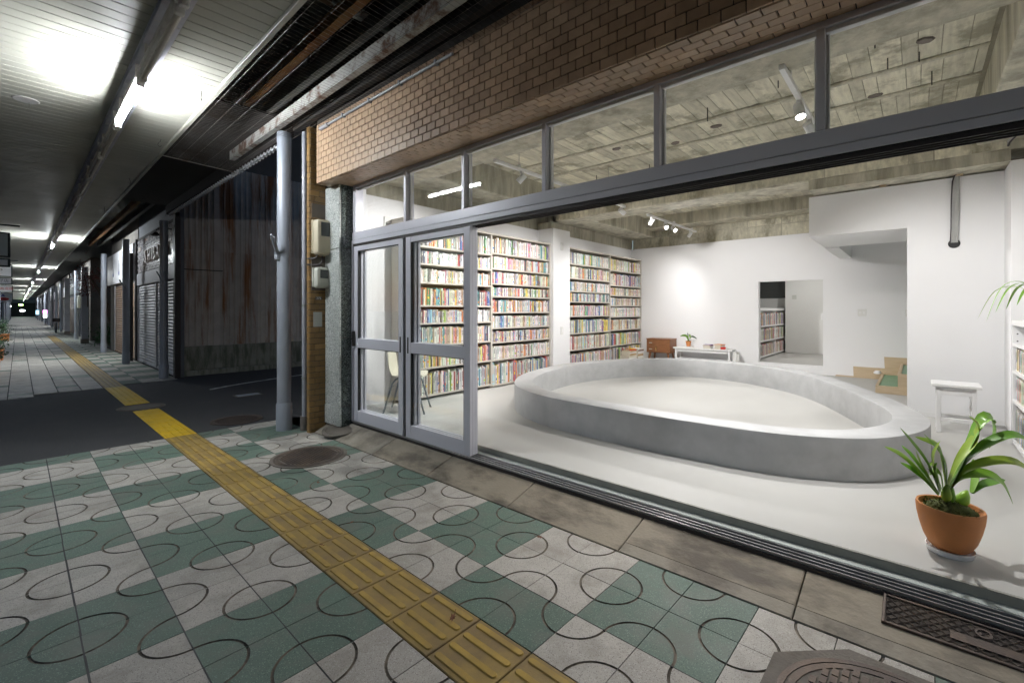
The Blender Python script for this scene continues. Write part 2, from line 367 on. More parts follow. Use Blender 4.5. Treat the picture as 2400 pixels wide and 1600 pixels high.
TM = {(d,c): tile_mesh(d, 'paving_tile', M['tile_green' if c else 'tile_white']) for d in (0,1) for c in (0,1)}
par = lambda i: ((i-1)//2) % 2
for i in range(-3, 8):
    if i == 4: continue
    for j in range(-6, 16):
        if i % 2: d = 0 if j % 2 == par(i) else 1
        else:     d = 1 if j % 2 == par(i+1) else 0
        c = (i//2 + (j-1)//2) % 2
        link('tile', TM[(d,c)], bed, (lx(i), ly(j), R.uniform(-.0008,.0008)), (R.uniform(-.002,.002), R.uniform(-.002,.002), 0))
for i, w in ((1,.0075),(2,.005),(3,.005),(6,.004),(-1,.006)): MB().box(lx(i)-w/2, lx(i)+w/2, -2, 6.2, -.01, .0007).build('sealed_joint', M['black'], bed)
far_rest = MB()
for i in range(-3, 8):                                            # paving behind the viewer, too far to pick apart
    for j in range(-32, -6):
        far_rest.box(lx(i)+.002, lx(i+1)-.002, ly(j)+.002, ly(j+1)-.002, -.02, 0, (i//2+(j-1)//2) % 2)
tag(far_rest.build('rear_tiles', [M['tile_white'], M['tile_green']], bed), kind='stuff')
kerb = thing('kerb', 'pale concrete kerb edging the tiled arcade pavement', 'kerb', rot=TILT)
for k in range(14): MB().cbox(-1.2, -1.044, -8+k*1.015, -7.004+k*1.015, -.2, .002, .008).build('kerb_stone', M['collar'], kerb)

# ---- tactile paving
def tactile_mesh(name, body, bar, w=.298, h=None):
    h = h or PY-.004; mb = MB(); mb.cbox(.002, w, .002, h, -.02, .002, .003)
    def stad(y0, y1, cx, r, z):
        p = []
        for k in range(7): t = math.pi*k/6; p.append((cx+r*math.cos(t), y1-r+r*math.sin(t), z))
        for k in range(7): t = math.pi+math.pi*k/6; p.append((cx+r*math.cos(t), y0+r+r*math.sin(t), z))
        return p
    for q in range(4):
        cx = .0375 + .075*q
        a, b = stad(.014, h-.012, cx, .0165, .0015), stad(.018, h-.016, cx, .0125, .0072); n = len(a)
        mb.add(a+b, [tuple(range(n,2*n))]+[(k,(k+1)%n,n+(k+1)%n,n+k) for k in range(n)], 1)
    return mb.mesh(name, [body, bar])
tac = MB().box(lx(4)+.001, lx(5)-.001, -3, 6.2, -.03, -.0135).build('tactile_path', M['mortar_bed'], rot=TILT); tag(tac, kind='structure')
tm = tactile_mesh('tactile_block', M['tactile'], M['tactile_bar'])
for j in range(-10, 16): link('tactile_block', tm, tac, (lx(4)+.002, ly(j)+.001, R.uniform(0,.0015)))
ty = tactile_mesh('yellow_block', M['yellow'], M['yellow'], h=.294)
for y in [6.21+.3*k for k in range(7)] + [8.98+.3*k for k in range(8)]:
    link('yellow_block', ty, tac, (lx(4)+.002, y, .002))

# ---- far pavement beyond the side road
ZF = -.112
fp = MB().add([A(-1.3,10.7,ZF-.012),A(2.45,11.83,ZF-.012),A(2.45,150,ZF-.012),A(-1.3,150,ZF-.012)], [(0,1,2,3)])
fp.add([A(-1.3,10.7,ZF-.012),A(2.45,11.83,ZF-.012),A(2.45,11.83,ZF-.12),A(-1.3,10.7,ZF-.12)], [(3,2,1,0)])
fp.add([A(-1.3,59.2,ZF-.002),A(2.45,59.2,ZF-.002),A(2.45,150,ZF-.002),A(-1.3,150,ZF-.002)], [(0,1,2,3)], 1)
fpav = fp.build('far_pavement', [M['mortar_bed'], M['tile_white']]); tag(fpav, kind='structure')
fm = {c: MB().cbox(.005, PX-.005, .005, .295, -.015, 0, .003).mesh('far_tile', M['tile_green' if c else 'tile_white']) for c in (0,1)}
rest = MB()
for i in range(-3, 8):
    for r in range(0, 160):
        y = 11.2 + .3*r
        if i == 4 and y < 36.9: continue
        if y < 11.15 + .3*lx(i): continue
        green = ((i//2 + r//2) % 2) if i > 4 else (R.random() < .06 or ((r//2) % 9 in (4,) and i > 1))
        if r < 22: link('tile', fm[int(bool(green))], fpav, A(lx(i), y, ZF + R.uniform(-.001,.001)), (0,0,-DEL))
        else:
            b = MB().box(.007, PX-.007, .007, .293, -.01, 0, int(bool(green))); b.v = [tuple(A(x+lx(i), yy+y, z+ZF)) for x,yy,z in b.v]; rest.join(b)
tag(rest.build('distant_tiles', [M['tile_white'], M['tile_green']], fpav), kind='stuff')
ft = link('far_tactile_path', MB().box(0,.3,0,25.45,-.015,-.012).mesh('far_tactile_path', M['mortar_bed']), None, A(lx(4)+.002, 11.43, ZF), (0,0,-DEL)); tag(ft, kind='structure')
ft_m = tactile_mesh('far_tactile_block', M['tactile'], M['tactile_bar'])
for k in range(85): link('tactile_block', ft_m, ft, (0, .3*k, .0))

# ---- shop apron: sloping concrete slabs between paving and sill
APX = 2.312
def ap_near(Y, t=0.0):                           # point on the apron at depth fraction t (0 paving edge, 1 sill)
    a = APX; c, s = math.cos(DEL), math.sin(DEL); b = (Y + a*s)/c
    p = A(a, b, -SLOPE*b + .006); q = Vector((2.66, Y, .068))
    return p.lerp(q, t)
apr = MB().add([ap_near(5.3)-Vector((0,0,.03)), ap_near(-1.6)-Vector((0,0,.03)), ap_near(-1.6,1)-Vector((0,0,.03)), ap_near(5.3,1)-Vector((0,0,.03))], [(0,1,2,3)]).build('apron', M['mortar_bed']); tag(apr, kind='structure')
js = [5.24, 4.55, 3.93, 3.07, 2.14, 1.27, .41, -.45, -1.3]
def slab(y1, y0, t0, t1, m, nm='slab'):
    g = .003; c = [ap_near(y1-g,t0), ap_near(y0+g,t0), ap_near(y0+g,t1), ap_near(y1-g,t1)]
    ctr = sum(c, Vector())/4; up = Vector((0,0,1)); v = []
    for p in c: v.append(p-up*.03)
    for p in c: v.append(p-up*.004)
    for p in c: v.append(p+(ctr-p).normalized()*.006)
    f = [(8,9,10,11)]
    for k in range(4): f += [(k,(k+1)%4,4+(k+1)%4,4+k),(4+k,4+(k+1)%4,8+(k+1)%4,8+k)]
    MB().add(v, f).build(nm, m, apr)
for a, b in zip(js, js[1:]):
    if a > 1.3: slab(a, b, 0, 1, M['apron'] if a < 4.4 else M['apron2'])
    else: slab(a, b, 0, .24, M['apron2'], 'edge_slab'); slab(a, b, .245, 1, M['apron'])

# ---- manhole covers, drain cover
def manhole(label, loc, rot, r, collar=None, studs='grid', name='manhole_cover', text=None, th0=0):
    t = thing(name, label, 'manhole', loc, rot=rot, group=None)
    if collar:
        n = 8 if collar > r*1.3 else 28
        MB().prism([(collar*math.cos(2*math.pi*(k+.5)/n), collar*math.sin(2*math.pi*(k+.5)/n)) for k in range(n)], -.03, .005).build('collar', M['collar'], t)
    MB().lathe([(r*1.09,-.01),(r*1.09,.008),(r*1.02,.008),(r*1.015,.003)], 40).build('frame', M['collar'] if studs == 'bars' else M['iron'], t, 40)
    mb = MB().lathe([(r,-.01),(r,.0085),(r*.92,.0085),(r*.91,.002)], 40)
    mb.m[-1] = 1
    if studs == 'grid':
        n = 9; p = 2*r*.84/ (2*n+1)
        for a in range(-n, n+1):
            for b in range(-n, n+1):
                x, y = a*p, b*p
                if math.hypot(x,y) < r*.88: mb.box(x-p*.36, x+p*.36, y-p*.36, y+p*.36, .0, .0095)
    elif studs == 'slots':
        p = r*.155
        for a in range(-6, 7):
            for b in range(-10, 11):
                x, y = a*p + (p*.5 if b % 2 else 0), b*p*.62
                if math.hypot(x,y) < r*.87: mb.box(x-p*.42, x+p*.42, y-p*.22, y+p*.22, .0, .0095, 1 if (a,b)==(2,3) else 0)
    elif studs == 'bars':
        for b in range(-8, 9):
            y = b*r*.1; w = math.sqrt(max(0, (r*.88)**2-y*y))
            mb.box(-w, w, y-r*.03, y+r*.03, .0, .010)
    mb.build('cover', [M['collar'] if studs == 'bars' else M['iron'], M['iron_dark']], t, 30)
    if text:
        for k, ch in enumerate(text):
            w = th0 + k*.2; g = text_mb(ch, r*.16, .0015)
            g.xf(Matrix.Translation((r*.955*math.cos(w), r*.955*math.sin(w), .009)) @ Matrix.Rotation(w-math.pi/2, 4, 'Z')).build('raised_letter', M['iron'], t)
    return t
manhole('round cast iron manhole with fine grid studs set in the green and white tiles', pav(1.885,4.37,.003), TILT, .285, .34)
manhole('large round manhole with brick-like slots in an octagonal concrete collar beside the apron', pav(1.88,.09,.004), TILT, .3, .40, 'slots', text='HAYAKAWA', th0=2.35)
p = ap_near(4.83,.62); manhole('small worn round manhole with parallel ribs in the stained apron by the granite column', p+Vector((0,0,.006)), (0,-.19,.3), .2, None, 'bars')
manhole('rusty round manhole in the asphalt against the pavement edge', A(1.92,6.62,rdz(0,6.6)), TILT, .27, None, 'grid')
manhole('dark round manhole between two yellow tactile strips on the road', A(1.24,8.63,rdz(0,8.6)), TILT, .25, .29, 'none')
t = thing('utility_plate', 'small rectangular grey utility plate set in the side road asphalt', 'utility cover', A(2.64,8.52,rdz(0,8.5)), rot=TILT)
MB().cbox(-.2,.2,-.12,.12,-.01,.008,.004).build('plate', M['collar'], t); MB().box(-.17,.17,-.09,.09,.008,.010).build('lid', M['galv'], t)
g0 = ap_near(.1,.52); sl = math.atan2(.068+.004, .35)
t = thing('drain_cover', 'long cast iron drain cover with diamond lattice set in the apron', 'drain cover', g0+Vector((0,0,.003)), rot=(0,-sl,0))
fr = MB()
for a in ((-.012,.0,-.72,.0),(.158,.17,-.72,.0),(-.012,.17,-.0,.012),(-.012,.17,-.732,-.72)): fr.cbox(*a, -.02, .008, .002)
fr.build('frame', M['iron'], t)
MB().box(0,.158,-.72,0,-.02,.0).build('base', M['iron_dark'], t)
lt = MB(); s = .038
for k in range(-6, 26):
    for sg in (1,-1):
        x0, x1 = .004, .154; y0 = -k*s if sg > 0 else -k*s; y1 = y0 + sg*(x1-x0)
        P = []
        for u in (0, 1):
            P.append((x0+(x1-x0)*u, y0+(y1-y0)*u))
        # clip to frame
        lo, hi = -.716, -.004
        def cl(a, b):
            (xa,ya),(xb,yb) = a, b
            for _ in (0,1):
                if ya < lo: f = (lo-ya)/(yb-ya) if yb != ya else 0; xa, ya = xa+(xb-xa)*f, lo
                if ya > hi: f = (hi-ya)/(yb-ya) if yb != ya else 0; xa, ya = xa+(xb-xa)*f, hi
                xa, ya, xb, yb = xb, yb, xa, ya
            return (xa,ya),(xb,yb)
        if max(P[0][1],P[1][1]) < lo or min(P[0][1],P[1][1]) > hi: continue
        a, b = cl(*P)
        if math.hypot(a[0]-b[0], a[1]-b[1]) > .01: lt.tube([(a[0],a[1],.003),(b[0],b[1],.003)], .0032, 4)
lt.build('lattice', M['iron'], t)
MB().cbox(.03,.075,-.5,-.2,.0,.0075,.001).build('name_plate', M['iron'], t)
MB().lathe([(.026,.0),(.026,.008),(.018,.008),(.018,.002)], 18, (.115,-.3)).build('emblem', M['iron'], t, 30)

# ---- fallen leaves
def dry_leaf(label, loc, s, rz):
    mb = MB(); n = 7; v = [(0,0,.006)]
    for k in range(n*2):
        w = 2*math.pi*k/(n*2); r = s*(1 if k % 2 == 0 else .5)*R.uniform(.8,1.1)
        v.append((r*math.cos(w)*1.2, r*math.sin(w)*.8, .004+s*R.uniform(0,.35)))
    mb.add(v, [(0,1+k,1+(k+1) % (2*n)) for k in range(2*n)]); mb.tube([(s,0,.005),(s*1.9,.2*s,.012)], .0012, 4)
    o = mb.build('fallen_leaf', M['dry'], None, loc=loc, rot=(R.uniform(-.2,.2), R.uniform(-.2,.2), rz)); tag(o, label, 'leaf', 'fallen leaves on the pavement')
dry_leaf('curled brown leaf lying on the yellow tactile blocks', pav(1.3,1.555,.012), .022, .4)
dry_leaf('brown leaf lying on a pale tile near the concrete apron', pav(2.13,1.735,.004), .02, 2)
dry_leaf('small brown leaf on a pale tile beside the grid manhole', pav(1.63,3.62,.004), .02, 1)
dry_leaf('tiny reddish leaf on a green tile beside the tactile strip', pav(1.47,2.77,.004), .015, 3)
dry_leaf('tiny dark leaf caught between bars of the tactile strip', pav(1.2,2.62,.01), .012, 5)

# ================================================================ SHOP BUILDING
WROOT = {}
def wthing(name, label, cat, loc, group=None):     # a thing whose parts are given in world coordinates
    o = thing(name, label, cat, loc, 0, group); WROOT[o.name] = Vector(loc); return o
_link = link
def link(name, data, parent=None, loc=None, rot=None):
    if parent is not None and parent.name in WROOT:
        loc = (Vector(loc) if loc is not None else Vector()) - WROOT[parent.name]
    return _link(name, data, parent, loc, rot)
def see(p):                                         # picture position of a point, None when behind
    x, y, z = p; d = x*math.sin(TH)+y*math.cos(TH)
    if d < .1: return None
    return (1200+1066.7*(x*math.cos(TH)-y*math.sin(TH))/d, 726-1066.7*(z-EYE)/d, d)

FX, FACE = 2.36, 2.67
FZ0, FZ1 = 2.772, 3.40
shop = wthing('shop_building', 'tan brick shop with a wide open glass front onto the arcade', 'building', (2.67, 2.2, .07))

# ---- brick fascia above the glass front
fas = MB().box(FX+.008, FACE+.12, -1.6, 5.03, FZ0+.008, 9).build('brick_fascia', M['brick_joint'], shop)
bw, bh, jt, dp = .1135, .0655, .006, .014
bm = MB().cbox(0, dp, jt/2, bw-jt/2, jt/2, bh-jt/2, .0022).mesh('brick', M['brick'])
bs = MB().cbox(jt/2, bh-jt/2, jt/2, bw-jt/2, 0, dp, .0022).mesh('brick', M['brick'])
cand = []
for r in range(10):
    off = .5*bw*(r % 2)
    y = 5.034 - bw + off
    while y > -1.6:
        y0, y1 = y, min(y+bw, 5.034); z = FZ0 + r*bh
        p = see((FX, (y0+y1)/2, z+bh/2)); w = 0
        if p and -40 < p[0] < 2440 and -30 < p[1] < 1600: w = 1e6/p[2]**2
        cand.append((w, bm, (FX-.0, y, z), (y1-y0)/bw, 'f')); y -= bw
for r in range(5):
    x = FX + dp + r*bh*.94; y = 5.034 - bw + .5*bw*((r+1) % 2)
    while y > -1.6:
        y1 = min(y+bw, 5.034); p = see((x, y, FZ0)); w = 0
        if p and -40 < p[0] < 2440 and -30 < p[1] < 1600: w = .8e6/p[2]**2
        cand.append((w, bs, (x, y, FZ0-.002), (y1-y)/bw, 's')); y -= bw
cand.sort(key=lambda c: -c[0]); rest = MB()
for k, (w, me, loc, sy, kd) in enumerate(cand):
    if sy < .12: continue
    if k < 300:
        o = link('brick', me, fas, loc); o.scale.y = sy
    else:
        b = MB().box(0, dp, jt/2, bw*sy-jt/2, jt/2, bh-jt/2) if kd == 'f' else MB().box(jt/2, bh-jt/2, jt/2, bw*sy-jt/2, 0, dp)
        rest.join(b.xf(Matrix.Translation(loc)))
tag(rest.build('bricks_beyond', M['brick'], fas), kind='stuff')
cond = MB().tube([(FX-.02,4.85,3.352),(FX-.02,2.7,3.352)], .012, 8).tube([(FX-.02,4.9,3.35),(FX-.02,4.72,3.35)], .022, 8)
for y in (4.4,3.9,3.4,2.9): cond.box(FX-.038,FX,y-.012,y+.012,3.335,3.372)
cond.build('conduit', M['pvc'], shop, 40)

# ---- ochre brick wing wall with meters
pil = MB().box(2.36, 2.6, 5.192, 5.25, -.12, 9).build('brick_pilaster', M['brick_joint'], shop)
pm = MB().cbox(.003, .1105, 0, .013, .003, .0625, .002).mesh('brick', M['brick_y'])
pf = MB().cbox(0, .013, .003, .1105, .003, .0625, .002).mesh('brick', M['brick_y'])
for r in range(54):
    z = -.08 + r*.0655; off = .057*(r % 2)
    for x0, x1 in ((2.352, 2.466-off), (2.466-off, 2.54)):
        o = link('brick', pm, pil, (x0, 5.18, z)); o.scale.x = (x1-x0)/.1135
    o = link('brick', pf, pil, (2.348, 5.193, z)); o.scale.y = .06/.1135
MB().cbox(2.37,2.53,5.166,5.179,2.42,2.58,.002).build('grey_panel', M['panel_grey'], shop)
MB().cbox(2.365,2.53,5.168,5.179,1.585,1.97,.002).build('backing_board', M['panel_grey'], shop)

# ---- granite column
gc = MB().box(2.55, 2.72, 4.85, 5.17, .0, 2.77).build('granite_column', M['panel_grey'], shop)
for z0, z1, o in ((.05,.27,.006),(.275,1.045,0),(1.049,2.05,0),(2.054,2.768,0)):
    MB().cbox(2.525-o, 2.549, 4.832-o, 5.168, z0, z1, .003).build('front_slab', M['granite'], gc)
    MB().cbox(2.551, 2.70, 4.826-o, 4.85, z0, z1, .003).build('side_slab', M['granite_dark'], gc)

# ---- electricity meters and plates on the wing wall (face towards -Y)
def meter(label, x0, x1, z0, z1, dep, m, big):
    t = wthing('electricity_meter', label, 'meter', ((x0+x1)/2, 5.165, z0))
    yb = 5.165; MB().cbox(x0-.012, x1-.004, yb-.025, yb, z0+.012, z1, .006).build('back_plate', m, t)
    w = x1-x0; prof = []                              # rounded front shell, loops stepping towards the viewer
    mb = MB(); loops = []
    for d, ins, drop in ((.02,0,0),(dep*.7,0,.0),(dep*.93,.012,.012),(dep,.028,.028)):
        n = 6; c = min(.035, w*.2); pts = []
        X0, X1, Z0, Z1 = x0+ins, x1-ins, z0+drop*(1.6 if big else 1), z1-drop*.7
        for (cx, cz, a0) in ((X1-c, Z1-c, 0),(X0+c, Z1-c, 90),(X0+c, Z0+c, 180),(X1-c, Z0+c, 270)):
            for k in range(n+1):
                a = rad(a0+90*k/n); pts.append((cx+c*math.cos(a), yb-d - (.012*(1-(cz-Z0)/(Z1-Z0)) if False else 0), cz+c*math.sin(a)))
        loops.append(pts)
    n = len(loops[0]); mb.v = [p for l in loops for p in l]
    for i in range(len(loops)-1):
        for k in range(n): mb.f.append((i*n+k, i*n+(k+1) % n, (i+1)*n+(k+1) % n, (i+1)*n+k)[::-1]); mb.m.append(0); mb.c.append(None)
    mb.f.append(tuple((len(loops)-1)*n+k for k in range(n))[::-1]); mb.m.append(0); mb.c.append(None)
    mb.build('case', m, t, 35)
    a, b = (.52,.92) if big else (.48,.88)
    wx0, wx1 = x0+w*.26, x1-w*.15
    MB().cbox(wx0, wx1, yb-dep-.003, yb-dep+.004, z0+(z1-z0)*a, z0+(z1-z0)*b, .002).build('window', M['lens'], t)
    if big:
        MB().cbox(x0+w*.42, x1-w*.28, yb-dep*.75, yb-.01, z0-.012, z0+.02, .004).build('terminal_cover', m, t)
    else: MB().cbox(wx0-.006, wx1-.01, yb-dep-.004, yb-dep+.004, z0+(z1-z0)*.2, z0+(z1-z0)*.4, .003).build('lid_catch', m, t)
    MB().tube([(x0+w*.5, yb-.04, z1-.004),(x0+w*.5, yb-.04, z1+.008)], .01, 10).build('top_screw', m, t, 40)
meter('large cream electricity meter on the ochre brick wing wall', 2.372, 2.545, 1.99, 2.39, .125, M['meter'], True)
meter('small pale grey meter mounted below the cream meter', 2.378, 2.535, 1.61, 1.845, .10, M['meter2'], False)
mb = MB().tube([(2.41,5.12,1.995),(2.40,5.13,1.955),(2.37,5.15,1.945),(2.33,5.2,1.945)], .009, 6).tube([(2.47,5.12,1.98),(2.46,5.12,1.90),(2.42,5.14,1.875),(2.33,5.2,1.875)], .010, 6)
tag(mb.build('meter_cable', M['cable_d'], None, 40), 'dark cables looping out from under the cream meter', 'cable')
t = wthing('house_number_plate', 'small dark house number plate reading 275 on the ochre bricks', 'plate', (2.45, 5.17, 1.47))
MB().cbox(2.412,2.492,5.174,5.1795,1.475,1.512,.001).build('plate', M['panel_grey'], t)
text_mb('275', .038, .0012).xf(Matrix.Translation((2.452,5.173,1.4935)) @ Matrix.Rotation(math.pi/2, 4, 'X')).build('number', M['white_paint'], t)
t = wthing('blank_plate', 'blank pale rectangular plate screwed to the ochre bricks', 'plate', (2.45, 5.17, 1.16))
MB().cbox(2.39,2.492,5.172,5.1795,1.165,1.335,.002).build('sheet', M['plate'], t)
for x in (2.398,2.484):
    for z in (1.175,1.325): MB().tube([(x,5.173,z),(x,5.1705,z)], .003, 8).build('screw', M['steel'], t)

# ---- aluminium glass front
sf = MB().cbox(FACE, FACE+.15, -1.5, 4.82, 2.152, 2.238, .004).cbox(FACE-.004, FACE+.15, -1.5, 4.822, 2.106, 2.149, .003).build('storefront_frame', M['alu'], shop)
MB().box(FACE+.006, FACE+.15, -1.5, 4.8, 2.149, 2.152).build('seam', M['black'], sf)
MB().cbox(FACE, FACE+.1, -1.5, 4.745, 2.737, 2.772, .003).build('head_rail', M['alu'], sf)
for k in range(4): MB().box(FACE+.004+.04*k, FACE+.010+.04*k, -1.5, 4.8, 2.078, 2.106).build('head_track', M['dark_metal'], sf)
MB().box(FACE, FACE+.15, -1.5, 4.8, 2.1, 2.1055).build('track_bed', M['black'], sf)
MB().cbox(FACE+.02, FACE+.06, -1.5, 4.74, 2.715, 2.737, .003).build('lit_tone_bead', M['white_paint'], sf)  # white colour stands in for interior light on the frame's inner return
MB().cbox(FACE, FACE+.1, 4.745, 4.80, 2.238, 2.772, .003).build('jamb', M['alu'], sf)
MB().cbox(FACE-.004, FACE+.15, 4.80, 4.826, .09, 2.15, .003).build('jamb', M['alu'], sf)
mul = [3.80, 2.947, 2.06, 1.19, .352, -.5]
for y in mul:
    MB().cbox(FACE, FACE+.1, y-.019, y+.019, 2.238, 2.737, .003).build('mullion', M['alu'], sf)
    for s in (-.031, .02): MB().cbox(FACE+.045, FACE+.075, y+s, y+s+.011, 2.238, 2.737, .002).build('lit_tone_bead', M['white_paint'], sf)  # white here carries the shop light falling on the inner returns
ys = [4.745] + mul + [-1.4]
for a, b in zip(ys, ys[1:]): MB().box(FACE+.032, FACE+.037, b+.02, a-.02, 2.24, 2.735).build('pane', M['glass'], sf)
# threshold: aluminium track, flat plate and concrete riser
th = MB().box(2.66, 2.84, -1.5, 4.8, .05, .088).build('threshold', M['dark_metal'], shop)
MB().cbox(2.79, 2.845, -1.5, 4.8, .088, .104, .002).build('sill_plate', M['sill'], th)
for k in range(4): MB().cbox(2.672+.036*k-.004, 2.672+.036*k+.004, -1.5, 4.8, .088, .103, .0015).build('rail', M['alu_rail'], th)
MB().box(2.846, 2.86, -1.5, 4.8, .05, .1495).build('floor_riser', M['riser'], th)

def sash(y0, y1, x, handle, front=True):
    d = MB(); z0, z1 = .102, 2.085; t = .032
    o = link('sliding_door', d.cbox(x, x+t, y0, y0+.08, z0, z1, .003).mesh('stile', M['alu']), shop)
    MB().cbox(x, x+t, y1-.08, y1, z0, z1, .003).build('stile', M['alu'], o)
    for a, b in ((z0, z0+.125), (.935, 1.04), (z1-.06, z1)): MB().cbox(x+.002, x+t-.002, y0+.08, y1-.08, a, b, .002).build('rail', M['alu'], o)
    for a, b in ((z0+.125, .935), (1.04, z1-.06)):
        MB().box(x+.0135, x+.0185, y0+.07, y1-.07, a-.008, b+.008).build('pane', M['glass'], o)
        if not front: continue
        for ya, yb in ((y0+.08, y0+.086),(y1-.086, y1-.08)): MB().box(x+.004, x+t-.004, ya, yb, a, b).build('gasket', M['black'], o)
        MB().box(x+.004, x+t-.004, y0+.086, y1-.086, b-.006, b).build('gasket', M['black'], o)
    if handle: MB().cbox(x-.0015, x+.004, handle-.011, handle+.011, .93, 1.09, .001).build('pull', M['black'], o)
    return o
for k, x in enumerate((2.676, 2.713, 2.750)):
    sash(2.862+.006*k, 3.792-.012*k, x, 3.755 if k == 0 else 0, k == 0)
    o = sash(3.838-.02*k, 4.79-.012*k, x+.0005, 3.885 if k == 0 else 0, k == 0)
    if k == 0:
        MB().cbox(2.640, 2.676, 4.752, 4.776, .95, 1.12, .006).build('lever_handle', M['dark_metal'], o)
        MB().tube([(2.658,4.764,1.02),(2.635,4.764,1.035)], .009, 8).build('lock_knob', M['dark_metal'], o)
MB().box(2.69, 2.78, 3.8, 3.83, .1, 2.1).build('gap_shade_strip', M['black'], sf)  # black strip puts the shade of the gap between sashes into colour

# ---- grey arcade pole, flag holder, rain pipe
def pole(label, a, b, z0, r=.077, h=3.5, sleeve=True, holder=True, lab_group='arcade poles'):
    t = thing('arcade_pole', label, 'pole', A(a, b, z0), -DEL, lab_group)
    MB().lathe([(r,-.05),(r,h)], 28).build('shaft', M['galv'], t, 40)
    if sleeve: MB().lathe([(r*1.13,-.05),(r*1.13,.30),(r*1.06,.315),(r,.318)], 28).build('base_sleeve', M['galv'], t, 30)
    if holder:
        MB().cbox(-r*.5,.0+r*.5,-r-.012,-r+.02,2.02,2.10,.004).build('holder_plate', M['galv'], t)
        for da in (-.3, .12): MB().tube([(da*.12,-r-.005,2.06),(-.07+da*.3,-r-.13,2.28)], .014, 10).build('flag_holder', M['galv'], t, 40)
    return t
MAINP = pole('grey painted arcade pole beside the shop rain pipe', 2.13, 5.63, -SLOPE*5.6, holder=False)
MB().cbox(-.10,-.06,-.05,.03,2.0,2.09,.004).build('holder_plate', M['galv'], MAINP)
for s in (0, .045): MB().tube([(-.08+s*.3,-.02,2.04),(-.20+s,-.16+s,2.26-s*.3)], .014, 10).build('flag_holder', M['galv'], MAINP, 40)
rp_ = thing('rain_pipe', 'slim grey plastic rain pipe clamped to the ochre brick wing wall', 'pipe', A(2.285,5.43,-.05), -DEL)
MB().tube([(0,0,.1),(0,0,3.5)], .029, 16).build('pipe', M['pvc'], rp_, 40)
MB().tube([(0,0,1.92),(0,0,2.02)], .034, 16).build('coupling', M['pvc'], rp_, 40)
MB().tube([(0,0,-.02),(0,0,.16)], .05, 10).build('base_boot', M['collar'], rp_, 40)
for z in (.6,1.45,2.95):
    MB().tube([(0,0,z),(0,0,z+.022)], .034, 16).build('clamp', M['steel'], rp_, 40)
    MB().box(.02,.1,-.20,-.188,z+.002,z+.02).build('clamp_arm', M['dark_metal'], rp_)

# ================================================================ ARCADE CANOPY
CZ = 3.44
can = thing('arcade_canopy', 'long pale boarded arcade canopy over the pavement', 'canopy', A(0, 5, CZ), -DEL)
def cl(*b): return b                                  # canopy parts use arcade x, y-5, z-CZ
NB = 118; bp = .123
bl = MB().cbox(-1.25, .645, .003, bp-.003, .0, .012, .003).mesh('soffit_board', M['ceil_board'])
br = MB().cbox(.807, 1.262, .003, bp-.003, .0, .012, .003).mesh('soffit_board', M['ceil_board'])
y0 = 1.6 - 5
for k in range(NB):
    for me in (bl, br): link('soffit_board', me, can, (0, y0+k*bp, R.uniform(0,.0015)))
rest = MB(); yy = y0 + NB*bp
for k in range(int((60-5-yy)/bp)):
    for a, b in ((-1.25,.645),(.807,1.262)): rest.box(a, b, yy+k*bp+.004, yy+(k+1)*bp-.004, .001, .012)
for k in range(130):
    for a, b in ((-1.25,.645),(.807,1.262)): rest.box(a, b, y0-(k+1)*bp+.004, y0-k*bp-.004, .001, .012)
rest.box(-1.25,.645, 55, 130, .001,.012); rest.box(.807,1.262,55,130,.001,.012)
tag(rest.build('distant_boards', M['ceil_board'], can), kind='stuff')
MB().box(-1.3, 1.2, -19, 130, .013, .06).build('deck', M['soffit_dark'], can)
MB().cbox(1.262, 1.302, -19, 130, -.03, .06, .004).build('edge_trim', M['ceil_board'], can)
MB().cbox(-1.34, -1.25, -19, 130, -.12, .1, .004).build('edge_trim', M['ceil_board'], can)
MB().box(.646,.806,-19,130,-.03,.013).build('light_channel', M['trough'], can)
for a in (.638,.807): MB().box(a,a+.007,-19,130,-.012,.008).build('channel_lip', M['trough'], can)
for k in range(60): MB().box(.648,.804,-3.6+k*1.32,-3.595+k*1.32,-.033,-.03).build('channel_joint', M['fixture'], can)
# hooks along the edge
for k, yh in enumerate((2.645, 5.05, 6.85, 9.2, 12.2)):
    t = tag(MB().tube([(0,0,0),(0,.01,-.03),(0,.03,-.05),(0,.035,-.075),(0,.015,-.09),(0,-.005,-.08)], .003, 6).build('ceiling_hook', M['dark_metal'], None, 40, A(1.17,yh,CZ-.02), (0,0,-DEL+R.uniform(-1,1))),
        'small bent wire hook hanging from the canopy edge', 'hook', 'hooks along the canopy edge')
for a, b in ((.1,3.9),(-.3,3.0)):
    tag(MB().tube([(0,0,0),(0,.0,-.03),(0,.015,-.045),(0,.03,-.035)], .003, 6).build('soffit_hook', M['dark_metal'], None, 40, A(a,b,CZ), (0,0,1)), 'tiny hook screwed into the pale canopy boards', 'hook', 'hooks in the canopy boards')
t = thing('ceiling_hatch', 'flat oval cover plate on the canopy boards', 'cover plate', A(.05,6.6,CZ)); MB().lathe([(.09,-.006),(.1,0)], 24).build('plate', M['fixture'], t, 30)
MB().tube([(.03,.03,-.005),(.03,.03,-.05)], .003, 5).build('pin', M['dark_metal'], t)

